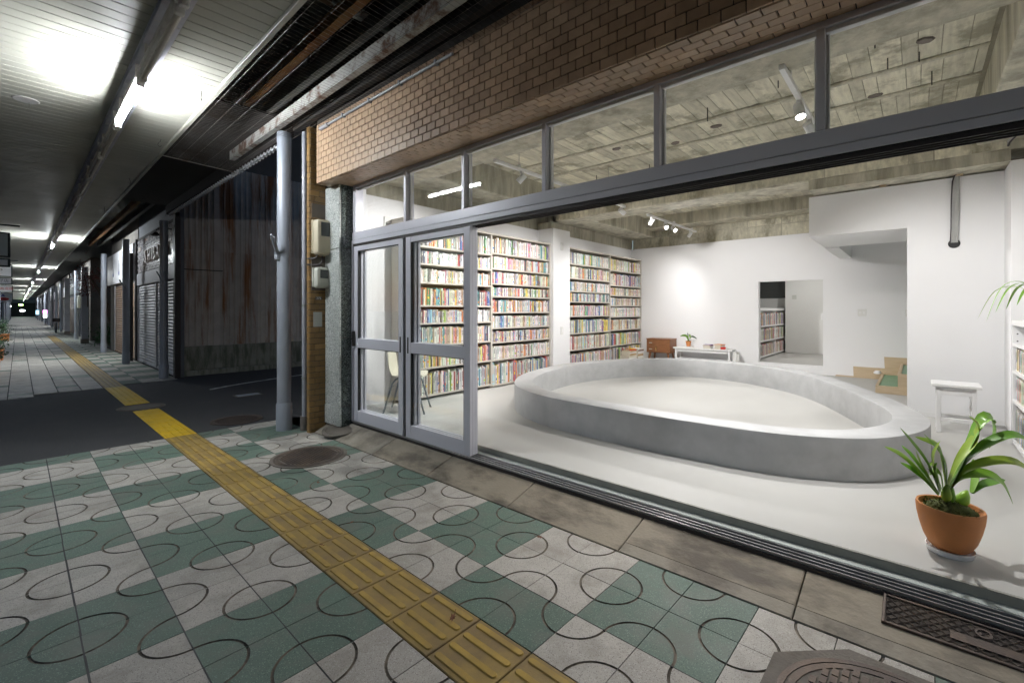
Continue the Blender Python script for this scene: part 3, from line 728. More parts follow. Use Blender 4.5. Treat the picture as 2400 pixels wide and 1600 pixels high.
def fluor(y, lit, label, conduit=True):
    t = thing('fluorescent_light', label, 'lamp', A(.672, y, CZ-.006), -DEL, 'canopy lights')
    MB().cbox(-.03,.03,-.64,.64,-.205,-.155,.006).build('housing', M['fixture'], t)
    for s in (-.605,.605): MB().cbox(-.026,.026,s-.02,s+.02,-.262,-.19,.006).build('lamp_holder', M['fixture'], t)
    MB().tube([(0,-.585,-.236),(0,.585,-.236)], .0185 if lit else .016, 10).build('tube', (M['tube_far'] if y > 15 else M['tube_on']) if lit else M['old_tube'], t, 40)
    for s in (-.45,.45): MB().cbox(-.012,.012,s-.012,s+.012,-.135,.0,.002).build('stem', M['fixture'], t)
    if not lit: MB().tube([(.05,-.7,-.12),(.05,.7,-.12)], .02, 8).build('conduit', M['fixture'], t, 40)
yl = 5.33
OR = ['first','second','third','fourth','fifth','sixth','seventh','eighth','ninth','tenth','eleventh','twelfth','thirteenth']
for k in range(-6, 92):
    y = yl + 1.32*k
    if k == -6: continue
    if k % 10 == 0: fluor(y, True, 'lit fluorescent tube under the canopy nearest the shop' if k == 0 else '%s lit tube beyond the side road under the canopy' % OR[k//10-1])
    elif -3 < y < 22: fluor(y, False, 'unlit fluorescent fitting, %s along from the lit tube %s' % (OR[abs(k)-1 if k < 10 else k-1], 'towards the side road' if k > 0 else 'away from the side road'))
fluor(yl-13.2, True, 'lit fluorescent tube under the canopy well behind the shop front')
lt = MB()
for k in range(13, 92):
    if k % 10: lt.box(.64,.70, yl+1.32*k-.645-5, yl+1.32*k+.645-5, -.22, -.13)
tag(lt.build('distant_fittings', M['fixture'], can), kind='stuff')

# ---- gap between canopy and shop: netting, steelwork, roof sheets
gap = thing('canopy_gap_roof', 'dark steel framed roof strip above the netting between canopy and shop', 'roof', A(1.8, 5, 3.6), -DEL)
rf = MB(); n = 0
for k in range(240):                                  # corrugated sheet seen from below
    y = -14+k*.13
    rf.add([(-.7,y,.645),(1.2,y,.78),(1.2,y+.065,.80),(-.7,y+.065,.64),(1.2,y+.13,.78),(-.7,y+.13,.645)], [(0,1,2,3),(3,2,4,5)])
rf.build('roof_sheet', M['roof'], gap)
MB().box(-.75,1.3,17,130,.3,.34).build('roof_deck', M['roof'], gap)
MB().box(-.75,1.3,-14,17.2,.85,.9).build('roof_back', M['soffit_dark'], gap)
MB().box(-.75,1.3,17.0,17.08,.28,.9).build('end_panel', M['roof'], gap)
for x, m in ((-.12, M['rust_beam']),(.12, M['roof'])):
    MB().box(x,x+.012,-14,17,.02,.14).box(x+.012,x+.07,-14,17,.02,.032).box(x+.012,x+.07,-14,17,.128,.14).build('channel_beam', m, gap)
for y in (-4,-1.55,1.6,4.6,7.6): MB().box(-.645,.55,y,y+.05,.16,.22).build('cross_beam', M['old_paint'], gap)
MB().box(.225,.235,-14,2.3,-.12,.0).box(.235,.29,-14,2.3,-.12,-.112).build('flashing', M['old_paint'], gap)
MB().box(.40,.46,-14,.55,-.13,.5).build('dark_board', M['soffit_dark'], gap)
MB().box(-.49,-.48,-14,125,-.14,.6).build('upstand', M['soffit_dark'], gap)
net = MB()
def nz(x): return 3.42 + (x-1.29)/(2.34-1.29)*-.045
y = 1.0
while y < 7.55:
    xe = 2.34 if y < 5.2 else 2.2
    net.tube([(1.29,y,nz(1.29)),(1.75,y,nz(1.75)-.006),(xe,y,nz(xe))], .0013, 4, caps=False); y += .05
for x in (1.34,1.47,1.6,1.77,1.93,2.06,2.2,2.32):
    net.tube([(x,1.0,nz(x)+.002),(x,5.15 if x > 2.2 else 7.55,nz(x)+.002)], .0017, 4, caps=False)
net.tube([(1.29,7.55,nz(1.29)),(2.2,7.55,nz(2.2))], .006, 5)
tag(net.build('wire_netting', M['wire'], None, None, (0,0,0), (0,0,-DEL)), 'sagging wire netting stretched between canopy edge and brick fascia', 'netting')
aw = MB(); 
for k in range(52):
    y = 5.75+k*.12; z = 3.375
    for (a, b) in ((0,.5),(.5,1)):
        pass
    aw.add([(2.17,y,z),(2.23,y,z),(2.23,y+.06,z+.045),(2.17,y+.06,z+.045),(2.17,y+.12,z),(2.23,y+.12,z)], [(0,1,2,3),(3,2,5,4)])
    aw.add([(2.17,y,z-.02),(2.17,y,z),(2.17,y+.06,z+.045),(2.17,y+.06,z+.015),(2.17,y+.12,z),(2.17,y+.12,z-.02)], [(0,1,2,3),(3,2,4,5)])
tag(aw.build('corrugated_trim', M['awning'], None, None, (0,0,0), (0,0,-DEL)), 'pale corrugated plastic edge strip of the roof over the side road', 'roof edge')
for k in range(11):
    if k in (2,): continue
t = thing('eaves_beam', 'dark eaves beam carrying the roof edge over the side road', 'beam', A(2.2, 8.7, 3.5), -DEL)
MB().box(-.05,.03,-3.1,3.4,-.08,.1).build('web', M['soffit_dark'], t); MB().box(-1.0,.03,-3.1,3.4,.1,.12).build('soffit_panel', M['soffit_dark'], t)

# ================================================================ SHOP INTERIOR
FL, XB, YL, CE = .15, 10.2, 5.2, 3.45           # floor level, back wall, left wall, ceiling
WT = 2.82                                         # top of the white plaster lining
tag(MB().box(2.861, 14, -2.2, 5.3, -.1, FL).build('shop_floor', M['floor']), kind='structure')
lw = MB().box(2.73, XB+.2, YL, YL+.06, FL, WT).build('left_wall', M['white'], shop)
MB().box(2.73, XB+.2, YL+.062, YL+.18, FL, 9).build('left_concrete_wall', M['conc_beam'], shop)
MB().box(2.73, 2.86, 4.835, YL, FL, 2.772).build('front_return', M['white'], shop)
# back wall with doorway
DY0, DY1, DZ0, DZ1 = 1.305, 2.39, .305, 1.925
bwl = MB().box(XB, XB+.12, DY1, YL, FL, WT).box(XB, XB+.12, -1.2, DY0, FL, WT).box(XB, XB+.12, DY0, DY1, DZ1, WT).box(XB, XB+.12, DY0, DY1, FL, DZ0).build('back_wall', M['white'], shop)
MB().box(XB+.125, XB+.3, -1.2, YL, WT-.1, CE+.2).build('back_concrete_wall', M['conc_beam'], shop)
# raised formwork prints on the upper back wall
y = 5.1
while y > -.6:
    w = R.uniform(.5,.95); z = 2.84
    for h in (R.uniform(.2,.26), .5):
        MB().cbox(XB+.118, XB+.126, max(y-w,-.7)+.006, y-.006, z, min(z+h-.012, CE-.02), .003).build('formwork_panel', M['conc'], shop); z += h
    y -= w
# pilaster
MB().box(6.58, 7.1, 4.86, YL, FL, 2.825).build('pilaster', M['white'], shop)
MB().box(6.62, 7.06, 4.93, YL+.05, 2.826, 2.95).build('pilaster_head', M['conc_beam'], shop)
# ceiling slab with board imprints, beams
ce = MB().box(2.7, 10.6, -2.2, 5.4, CE, CE+.18).build('ceiling', M['conc_joint'], shop)
xs = [2.8, 3.66, 4.25, 5.13, 5.72, 6.66, 7.15, 8.0, 9.0, 10.19]
for x0, x1 in zip(xs, xs[1:]):
    y = 4.85
    while y > -.42:
        w = R.choice((.1,.12,.14,.16,.2)); y1 = max(y-w, -.43)
        if y-y1 > .05: MB().cbox(x0+.008, x1-.008, y1+.0022, y-.0022, CE-R.choice((.003,.005,.008)), CE+.01, .002).build('board_print', M['conc'], ce)
        y = y1
for xr in (4.25, 5.13, 5.72, 8.0, 9.0): MB().cbox(xr-.03, xr+.03, -.43, 4.6, CE-.028, CE, .012).build('ridge', M['conc'], ce)
def beam(x0,x1,y0,y1,z0,z1,nm='beam'): return MB().cbox(x0,x1,y0,y1,z0,z1,.012).build(nm, M['conc_beam'], shop)
fb = beam(2.82, 3.66, -2.1, 5.26, 3.02, CE+.01); MB().box(3.28,3.29,-2,5.2,3.0185,3.021).build('seam', M['conc_joint'], fb)
MB().box(2.8, 2.83, -1.5, 4.8, 2.78, 3.02).build('lintel_soffit', M['conc_beam'], shop)
cb = beam(6.66, 7.12, -2.1, 4.86, 2.95, CE+.01)
y = 4.8
while y > -.7:                                     # vertical form board prints on the beam face
    w = R.uniform(.16,.42); y1 = max(y-w,-.72)
    if y-y1 > .04: MB().cbox(6.653, 6.668, y1+.004, y-.004, 2.965, CE-.02, .003).build('board_print', M['conc'], cb)
    y = y1
MB().box(6.66,7.08,-.7,1.0,2.84,2.952).build('infill', M['conc_beam'], shop)
for yb in (.3, -.35): MB().box(6.95,6.99,yb-.03,yb+.03,2.822,2.85).build('wedge', M['plywood'], shop)
beam(7.12, XB+.1, 4.62, 5.26, 3.06, CE+.01); beam(3.66, 6.66, 4.62, 5.26, 3.06, CE+.01); beam(3.66, 6.66, -2.1, -.46, 3.04, CE+.01)
beam(XB-.45, XB+.13, -1, 4.62, 3.2, CE+.01)
# stair enclosure
se = MB().box(7.0, 7.12, -.69, .082, FL, 2.31).build('stair_wall', M['white'], shop)
MB().box(7.0, 8.37, -.69, 1.047, 2.31, WT).build('stair_bulkhead', M['white'], shop)
MB().box(8.37, XB, .87, 1.047, 2.29, WT).build('stair_edge_beam', M['white'], shop)
MB().box(8.37, XB, -1.2, .87, 2.78, WT).build('stairwell_ceiling', M['white'], shop)
MB().box(7.12, XB, -1.3, -1.2, FL, WT).build('stairwell_wall', M['white'], shop)
MB().box(6.57, 7.0, -1.0, -.69, FL, WT+.0).build('corner_column', M['white'], shop)
MB().box(2.73, 6.57, -1.12, -1.0, FL, CE).build('right_wall', M['white'], shop)
MB().box(7.0-.008, 7.0, -.69, .082, FL, FL+.05).build('skirting', M['white_paint'], shop)
# small back room
br_ = MB().box(XB+.12, 13.4, .8, 3.3, .1, DZ0).build('back_room_floor', M['floor'], shop)
MB().box(13.3, 13.4, .8, 3.3, DZ0, 2.7).box(XB+.12, 13.3, 3.2, 3.3, DZ0, 2.7).box(XB+.12, 13.3, .72, .8, DZ0, 2.7).box(XB+.12,13.4,.72,3.3,2.6,2.7).build('back_room_wall', M['inner_wall'], shop)
MB().cbox(13.27, 13.299, 2.47, 3.12, 1.66, 2.2, .004).build('dark_window', M['lens'], shop)
MB().cbox(12.9, 12.99, .84, 1.42, DZ0, 2.4, .006).build('brown_post', M['wood'], shop)
t = wthing('grey_door', 'plain pale grey door panel seen in the back room', 'door', (12.9, 2, DZ0))
MB().cbox(12.86, 12.9, 1.47, 2.42, DZ0+.005, 2.45, .004).build('leaf', M['inner_wall'], t)
MB().cbox(12.845, 12.86, 2.18, 2.27, 1.62, 1.72, .003).build('notice', M['plate'], t)
t = wthing('hanging_socket', 'white socket box hanging on a grey cable before the grey door', 'socket', (12.7, 1.6, 1.1))
MB().cbox(12.70, 12.74, 1.575, 1.655, 1.12, 1.28, .006).build('box', M['white_paint'], t); MB().tube([(12.72,1.615,1.28),(12.72,1.612,2.6)], .008, 6).build('cable', M['cable_d'], t)
# wooden stair start
def step(label, x0, x1, y0, y1, z0, z1):
    t = wthing('stair_step', label, 'step', ((x0+x1)/2, (y0+y1)/2, z0))
    f = .035
    MB().cbox(x0, x0+f, y0, y1, z0, z1, .003).build('front_board', M['plywood'], t); MB().cbox(x1-f, x1, y0, y1, z0, z1, .003).build('rear_board', M['plywood'], t)
    MB().cbox(x0+f, x1-f, y1-f, y1, z0, z1, .003).build('end_board', M['plywood'], t)
    MB().box(x0+f, x1-f, y0, y1-f, z0, z1-.02).build('tread_inset', M['green_lino'], t)
step('lowest plywood stair step with a green inset tread', 8.49, XB-.03, -1.1, .45, FL, .262)
step('second plywood stair step with a green inset tread', 8.50, XB-.03, -1.1, .20, .264, .45)
sk = [(1.12,FL),(1.10,.172),(.845,.172),(.85,.346),(.412,.346),(.42,.545),(-.02,.545),(-.02,.73),(-1.1,.73),(-1.1,FL)]
mb = MB().prism([(p[0], p[1]) for p in sk][::-1], 0, .022); mb.v = [(XB-.024+z, x, y) for x, y, z in mb.v]
tag(mb.build('stair_skirting', M['plywood']), 'stepped plywood skirting on the white wall along the stair', 'skirting')
tag(MB().lathe([(.0,0),(.05,.005),(.055,.03),(.03,.055),(.0,.06)], 14, (9.98,.5)).build('white_stone', M['white_paint'], None, 60, (0,0,.263)), 'round white stone resting on the lowest plywood step', 'stone')
for i, (y, z, w, lab) in enumerate(((.725,1.31,.062,'square white switch plate on the back wall near the stair'), (.09,1.31,.05,'white switch plate on the back wall half hidden by the stair wall'))):
    t = wthing('wall_switch', lab, 'switch', (XB-.01, y, z)); MB().cbox(XB-.012, XB-.001, y-w, y+w, z-.062, z+.062, .004).build('plate', M['inner_wall'], t)
    for dy in (-.025,.025): MB().cbox(XB-.016, XB-.012, y+dy-.014, y+dy+.014, z-.02, z+.02, .002).build('rocker', M['white_paint'], t)
for z, lab in ((2.52,'white wall box high on the pilaster between bookcases'), (.98,'white light switch low on the pilaster between bookcases')):
    t = wthing('wall_switch', lab, 'switch', (6.84, 4.85, z)); MB().cbox(6.80, 6.88, 4.85, 4.859, z-.07, z+.07, .003).build('plate', M['inner_wall'], t); MB().cbox(6.825, 6.855, 4.846, 4.85, z-.03, z+.03, .002).build('rocker', M['white_paint'], t)
t = wthing('wall_switch', 'small wall box high on the white wall above the cream chair', 'switch', (3.2, 5.19, 2.5)); MB().cbox(3.33,3.43,5.18,5.199,2.42,2.58,.004).build('plate', M['inner_wall'], t)
# cable bundle on the stair bulkhead
t = wthing('cable_bundle', 'bundle of grey cables running down the white bulkhead into a hole', 'cable', (6.97, -.31, 2.1))
for k in range(6):
    o = (k-2.5)*.011; wv = [R.uniform(-.006,.006) for _ in range(8)]
    P = [(6.985,-.31-o+wv[0],2.10),(6.975,-.312-o+wv[1],2.25),(6.975,-.315-o+wv[2],2.5),(6.975,-.317-o+wv[3],2.72),(6.96,-.325-o*.8,2.86+o),(6.93,-.38,2.93+o*1.2),(6.90,-.5,2.955+o*1.2),(6.86,-.64,2.965+o*1.2),(6.7,-.68,3.0+o*1.2),(6.5,-.69,3.08+o*1.2),(6.45,-.95,3.12+o*1.2)]
    q = []
    for i in range(len(P)-1):
        for u in (0,.5): q.append(Vector(P[i]).lerp(Vector(P[i+1]), u))
    q.append(Vector(P[-1])); q = [q[0]]+[(q[i-1]+q[i]*2+q[i+1])/4 for i in range(1,len(q)-1)]+[q[-1]]
    MB().tube(q, .0085, 6).build('cable', M['cable_d' if k in (0,) else 'cable'], t, 60)
MB().tube([(6.975,-.27,2.85),(6.985,.2,2.86),(6.985,.9,2.87)], .006, 6).build('cable', M['cable'], t, 60)
MB().tube([(6.994,-.31,2.09),(6.999,-.31,2.09)], .05, 20).build('hole', M['black'], t)

# ---- concrete ring bench
OUT = [(3.72,1.18),(3.70,1.63),(3.71,2.1),(3.74,2.62),(3.82,3.05),(4.0,3.45),(4.25,3.75),(4.6,4.0),(5.0,4.19),(5.55,4.34),(6.15,4.42),(6.75,4.38),(7.5,4.14),(8.15,3.72),(8.5,3.15),(8.52,2.5),(8.28,1.8),(7.8,1.17),(7.2,.74),(6.5,.40),(5.92,.15),(5.5,0),(5.18,-.075),(4.85,-.09),(4.58,-.04),(4.35,.05),(4.16,.16),(4.0,.30),(3.9,.455),(3.8,.67),(3.74,.91)]
def closed(P, n=220):
    N = len(P); out = []
    for i in range(N):
        p0, p1, p2, p3 = (Vector(P[(i+k) % N]) for k in (-1,0,1,2))
        for k in range(8):
            u = k/8; out.append(.5*((2*p1)+(p2-p0)*u+(2*p0-5*p1+4*p2-p3)*u*u+(3*p1-p0-3*p2+p3)*u**3))
    for _ in range(14): out = [(out[i-1]+2*out[i]+out[(i+1) % len(out)])/4 for i in range(len(out))]
    L = [0]
    for i in range(len(out)): L.append(L[-1]+(out[(i+1) % len(out)]-out[i]).length)
    res = []; j = 0
    for k in range(n):
        d = L[-1]*k/n
        while L[j+1] < d: j += 1
        res.append(out[j].lerp(out[(j+1) % len(out)], (d-L[j])/(L[j+1]-L[j])))
    for _ in range(3): res = [(res[i-1]+2*res[i]+res[(i+1) % n])/4 for i in range(n)]
    return res
ol = closed(OUT); n = len(ol); RT = .458
nor = []
for i in range(n):
    d = (ol[(i+1) % n]-ol[i-1]).normalized(); nor.append(Vector((-d.y, d.x)))
ctr = sum(ol, Vector((0,0)))/n
if nor[0].dot(ctr-ol[0]) < 0: nor = [-q for q in nor]
mb = MB(); prof = [(0,FL),(0,RT-.006),(.002,RT-.0015),(.006,RT),(.234,RT),(.238,RT-.0015),(.24,RT-.006),(.24,FL)]
for off, z in prof:
    for i in range(n):
        p = ol[i]+nor[i]*off; mb.v.append((p.x, p.y, z))
for k in range(len(prof)-1):
    for i in range(n):
        a, b = k*n+i, k*n+(i+1) % n; mb.f.append((a, b, b+n, a+n)[::-1]); mb.m.append(0); mb.c.append(None)
rg = mb.build('ring_bench', M['ring'], None, 50); tag(rg, 'low ring-shaped bench of smooth grey concrete filling the shop floor', 'bench')

# ---- bookcases and books
WH = [(.74,.73,.70),(.68,.66,.6),(.72,.68,.57),(.62,.56,.45),(.76,.75,.74),(.66,.63,.62)]
COLS = {'white': WH[0], 'ivory': WH[2], 'pale grey': (.5,.5,.49), 'tan': (.5,.36,.2), 'orange': (.7,.24,.04), 'red': (.52,.035,.03), 'pink': (.7,.28,.36), 'yellow': (.75,.55,.05),
        'green': (.07,.3,.1), 'teal': (.04,.3,.34), 'blue': (.04,.13,.42), 'navy': (.02,.035,.12), 'black': (.02,.02,.022), 'brown': (.16,.08,.04), 'purple': (.2,.1,.3), 'light blue': (.3,.5,.65), 'lime': (.4,.6,.08)}
NAMES = list(COLS)
def wts(mood):
    base = dict(zip(NAMES, (40,20,9,8,3,3,3,3,2,2,2,2,3,3,2,3,1)))
    if mood == 'w': base['white'] += 60; base['ivory'] += 20
    if mood == 't': base['tan'] += 25; base['ivory'] += 30
    if mood == 'c': base.update({k: base[k]*2 for k in ('red','blue','yellow','green','black','orange','navy')})
    return [base[k] for k in NAMES]
def fill(x0, x1, z0, gap, mood):                  # list of (x, w, h, d, colour name)
    out = []; x = x0+.006; hb = gap*R.uniform(.74,.86)
    last = None
    while x < x1-.012:
        w = R.choice((.009,.011,.013,.015,.018,.021,.025,.03)); w = min(w, x1-.004-x)
        c = last if (last and R.random() < .25) else R.choices(NAMES, wts(mood))[0]; last = c
        h = min(gap-.012, hb*R.uniform(.9,1.1)); out.append((x, w, h, R.uniform(.15,.2), c)); x += w+.0006
    return out
def book_mb(w, h, d, col):                        # spine towards -y, rounded a little, with title block; pages on top
    j = [(c*.83+.11)*R.uniform(.88,1.08) for c in col]; c4 = (*j, 1); b = MB(); s = min(.0025, w*.2)
    poly = [(s*.4,0),(w/2,-s),(w-s*.4,0),(w,s),(w,d),(0,d),(0,s)]; nP = len(poly)
    b.add([(x,y,0) for x,y in poly]+[(x,y,h) for x,y in poly], [tuple(range(nP,2*nP))]+[(k,(k+1) % nP,nP+(k+1) % nP,nP+k) for k in range(nP)], 0, c4)
    b.c[0] = (.62,.58,.48,1)
    lum = sum(j)/3
    if w > .010 and R.random() < .8:
        ink = (.05,.05,.06,1) if lum > .3 else (.7,.68,.6,1)
        if R.random() < .3: ink = (*COLS[R.choice(('red','blue','green','navy','orange'))], 1)
        z1 = h*R.uniform(.8,.92); z0 = z1-h*R.uniform(.22,.45); m = w*.28; y = -s-.0003
        z = z1
        while z > z0:
            g = h*R.uniform(.03,.05); b.add([(m,y,z-g),(w-m,y,z-g),(w-m,y,z),(m,y,z)], [(0,1,2,3)], 0, ink); z -= g*1.35
        if R.random() < .6:
            zb = h*R.uniform(.06,.12); b.add([(m*.8,y,zb),(w-m*.8,y,zb),(w-m*.8,y,zb+h*.05),(m*.8,y,zb+h*.05)], [(0,1,2,3)], 0, ink)
        if R.random() < .25:
            cc = (*COLS[R.choice(('red','yellow','teal','blue','orange','lime'))], 1); zc = h*R.uniform(.15,.4); b.add([(.0005,y+.0001,zc),(w-.0005,y+.0001,zc),(w-.0005,y+.0001,zc+h*.12),(.0005,y+.0001,zc+h*.12)], [(0,1,2,3)], 0, cc)
    return b
ORD = ['top','second','third','fourth','fifth','sixth','seventh','eighth','ninth']
SF, SB = 4.915, 5.19
others = MB(); n_books = 0
def bookcase(label, bays, rows_as_things):
    x0, x1 = bays[0][0]-.02, bays[-1][1]+.02
    t = wthing('bookcase', label, 'bookcase', ((x0+x1)/2, 5.05, FL))
    for x in [bays[0][0]]+[b[1] for b in bays]: MB().cbox(x-.017, x+.017, SF, SB, FL+.03, 2.52, .003).build('upright', M['case'], t)
    for x in [bays[0][0]]+[b[1] for b in bays]: MB().cbox(x-.02, x+.02, SF+.02, SF+.06, FL, FL+.03, .002).build('foot', M['case'], t)
    MB().box(x0+.01, x1-.01, SB, SB+.006, FL+.05, 2.5).build('back_panel', M['case_back'], t)
    MB().cbox(x0-.0, x1+.0, SF-.004, SB, 2.521, 2.55, .003).build('top_board', M['case'], t)
    for bi, (a, b, zs) in enumerate(bays):
        for z in zs: MB().cbox(a+.018, b-.018, SF, SB, z-.024, z, .002).build('shelf', M['case'], t)
        tops = [2.52]+[z-.024 for z in zs]
        for r, z in enumerate(zs):
            gap = tops[r]-z; mood = R.choice('wwtcn' if gap < .26 else 'ccnt')
            if r >= len(zs)-1: mood = 'c'
            for (x, w, h, d, c) in fill(a+.02, b-.02, z, gap, mood):
                bk = book_mb(w, h, d, COLS[c]); p = (x, SF+R.uniform(.008,.03), z)
                if (bi, r) in rows_as_things:
                    o = bk.build('book', M['book'], None, None, p)
                    tag(o, '%s spined book on the %s shelf of the bookcase behind the glass doors' % (c, ORD[r] if r else 'top'), 'book', '%s books, %s shelf behind the glass doors' % (c, ORD[r]))
                else: others.join(bk.xf(Matrix.Translation(p)))
bookcase('tall beige bookcase packed with books behind the glass doors', [
    (3.45, 5.06, [2.22,1.985,1.735,1.425,1.185,.885,.585,.215]), (5.06, 6.56, [2.251,2.011,1.776,1.578,1.327,1.082,.857,.585,.195])], {(0,2),(0,3),(0,4),(0,5)})
bookcase('tall beige bookcase packed with books between white pilaster and back corner', [
    (7.14, 8.71, [2.25,1.973,1.726,1.524,1.244,.913,.596,.195]), (8.71, 10.17, [2.224,1.899,1.681,1.461,1.215,.927,.592,.195])], set())
tag(others.build('shelved_books', M['book']), 'mixed books filling the remaining shelves of the beige bookcases', 'books', kind='stuff')
# white bookcase along the right wall
t = wthing('bookcase', 'low white metal bookcase along the right wall near the stool', 'bookcase', (5.3, -.8, FL))
wb = MB(); x0, x1, yf, yb = 4.55, 6.06, -.645, -.94; zz = [1.065,.825,.56,.2]
for x in (x0, (x0+x1)/2, x1): MB().cbox(x-.015,x+.015,yb,yf,FL,1.25,.003).build('upright', M['white_paint'], t)
MB().cbox(x0-.015,x1+.015,yb,yf+.004,1.22,1.27,.003).build('top_board', M['white_paint'], t)
for z in zz: MB().cbox(x0+.015,x1-.015,yb,yf,z-.03,z,.002).build('shelf', M['white_paint'], t)
for k in range(14): MB().tube([(x1-.0165,yf-.03,.3+k*.065),(x1-.015,yf-.03,.3+k*.065)], .006, 8).build('peg_hole', M['cable_d'], t)
tops = [1.22]+[z-.03 for z in zz]; wbk = MB()
for r, z in enumerate(zz[1:], 1):
    for (x, w, h, d, c) in fill(x0+.02, x1-.02, z, tops[r]-z, 'c'):
        wbk.join(book_mb(w, h, d, COLS[c]).xf(Matrix.Translation((x+w, yf-.02, z)) @ Matrix.Rotation(math.pi, 4, 'Z')))
tag(wbk.build('white_shelf_books', M['book']), 'colourful books standing on the low white metal bookcase', 'books', kind='stuff')
# back room bookcase
t = wthing('bookcase', 'small cream bookcase with three rows of books in the back room', 'bookcase', (11.9, 2.6, DZ0))
bx0, bx1, bf, bb = 10.65, 13.2, 2.46, 2.74; bz = [1.02,.70,.37]
for x in (bx0,(bx0+bx1)/2+.1,bx1): MB().cbox(x-.02,x+.02,bf,bb,DZ0,1.38,.003).build('upright', M['white_paint'], t)
MB().cbox(bx0-.02,bx1+.02,bf-.004,bb,1.34,1.40,.003).build('top_board', M['white_paint'], t)
for z in bz: MB().cbox(bx0+.02,bx1-.02,bf,bb,z-.03,z,.002).build('shelf', M['white_paint'], t)
tp = [1.34]+[z-.03 for z in bz]; ibk = MB()
for r, z in enumerate(bz):
    for (x, w, h, d, c) in fill(bx0+.03, bx1-.03, z, tp[r]-z, 'c'): ibk.join(book_mb(w*1.5, h, d, COLS[c]).xf(Matrix.Translation((x, bf+.015, z))) if False else book_mb(w, h, d, COLS[c]).xf(Matrix.Translation((x, bf+.015, z))))
tag(ibk.build('back_room_books', M['book']), 'rows of books on the small cream bookcase in the back room', 'books', kind='stuff')
# lying books
def lying(label, grp, x, y, z, w, d, th, c, rz):
    b = MB(); col = (*COLS[c], 1)
    b.box(-w/2,w/2,-d/2,d/2,0,.0025,0,col).box(-w/2,w/2,-d/2,d/2,th-.0025,th,0,col).box(-w/2,-w/2+.003,-d/2,d/2,.0025,th-.0025,0,col).box(-w/2+.003,w/2-.004,-d/2+.004,d/2-.004,.0025,th-.0025,0,(.66,.62,.52,1))
    o = b.build('lying_book', M['book'], None, None, (x,y,z), (0,0,rz)); tag(o, label, 'book', grp); return z+th
z = FL
for k, (c, th) in enumerate((('ivory',.06),('white',.05),('tan',.03),('white',.05),('ivory',.04),('tan',.045),('white',.03),('tan',.03))):
    z = lying('%s book number %s up in the pile before the corner bookcase' % (c, ('one','two','three','four','five','six','seven','eight')[k]), 'books piled before the corner bookcase', 9.05+R.uniform(-.01,.01), 4.66, z, .21, .3, th, c, R.uniform(-.1,.1)+1.57)
lying('red book lying on top of the pile before the corner bookcase', None, 9.14, 4.66, z, .15, .2, .022, 'red', 1.2); lying('yellow booklet on the red book before the corner bookcase', None, 9.15, 4.66, z+.022, .1, .14, .015, 'yellow', 1.3)
z = FL
for k, (c, th) in enumerate((('white',.07),('ivory',.06),('white',.05),('tan',.05),('white',.06),('brown',.03),('white',.03))):
    z = lying('%s book, %s from the floor in the pile by the back wall corner' % (c, ('first','second','third','fourth','fifth','sixth','seventh')[k]), 'books piled by the corner', 9.55, 4.72+R.uniform(-.01,.01), z, .2, .27, th, c, 1.57)

# ---- furniture along the back wall
t = wthing('wooden_cabinet', 'small walnut cabinet with two drawers and splayed legs by the back wall', 'cabinet', (9.95, 4.3, FL))
x0, x1, y0, y1 = 9.78, 10.15, 4.05, 4.60; zc0, zc1 = .40, .70
MB().cbox(x0+.012, x1, y0, y1, zc0, zc1, .006).build('body', M['wood'], t); MB().cbox(x0-.004, x1+.005, y0-.008, y1+.008, zc1, zc1+.016, .004).build('top', M['wood'], t)
for a, b in ((zc0+.015,zc0+.14),(zc0+.15,zc1-.012)):
    d = MB().cbox(x0, x0+.014, 4.395, y1-.012, a, b, .003).build('drawer', M['wood'], t); MB().cbox(x0-.014, x0, 4.46, 4.53, (a+b)/2-.008, (a+b)/2+.008, .003).build('handle', M['plate'], d)
d = MB().cbox(x0, x0+.014, y0+.012, 4.388, zc0+.015, zc1-.012, .003).build('door', M['wood'], t); MB().tube([(x0-.012,4.365,zc0+.04),(x0-.022,4.365,zc0+.09),(x0-.012,4.365,zc0+.15)], .007, 6).build('handle', M['brass'], d, 60)
for x, y in ((x0+.06,y0+.07),(x1-.06,y0+.07),(x0+.06,y1-.07),(x1-.06,y1-.07)):
    sx, sy = (.035 if x > 9.95 else -.035), (.04 if y > 4.3 else -.04); MB().tube([(x,y,zc0),(x+sx,y+sy,FL)], [.026,.016], 10).build('leg', M['wood'], t, 50)
t = wthing('white_bench', 'long low white painted bench against the back wall', 'bench', (9.98, 3.4, FL))
MB().cbox(9.82,10.14,2.80,4.0,.515,.545,.004).build('top', M['white_paint'], t); MB().cbox(9.84,10.12,2.86,3.94,.29,.31,.004).build('lower_shelf', M['white_paint'], t)
for x in (9.84,10.08):
    for y in (2.83,3.93): MB().cbox(x,x+.035,y,y+.035,FL,.515,.004).build('leg', M['white_paint'], t)
MB().cbox(9.86,9.88,2.865,3.93,.46,.512,.002).build('apron_rail', M['white_paint'], t)
for x in (9.84,10.08): MB().cbox(x+.003,x+.03,2.865,3.93,.2,.225,.002).build('stretcher', M['white_paint'], t)
tag(MB().box(9.9,10.1,2.72,2.79,FL,.5).cbox(9.93,10.05,2.69,2.72,FL,.46,.004).build('folded_stand', M['inner_wall']), 'pale folded stand leaning at the end of the white bench', 'stand')
z = .546
for k, (c, th) in enumerate((('white',.028),('white',.022),('tan',.012),('purple',.02))): z = lying('%s book in the left pile of %s on the white bench' % (c, ('bottom','second','third','top')[k] + ' layer'), 'books on the white bench', 9.97, 3.30, z, .15, .21, th, c, 1.57+R.uniform(-.1,.1))
z = .546
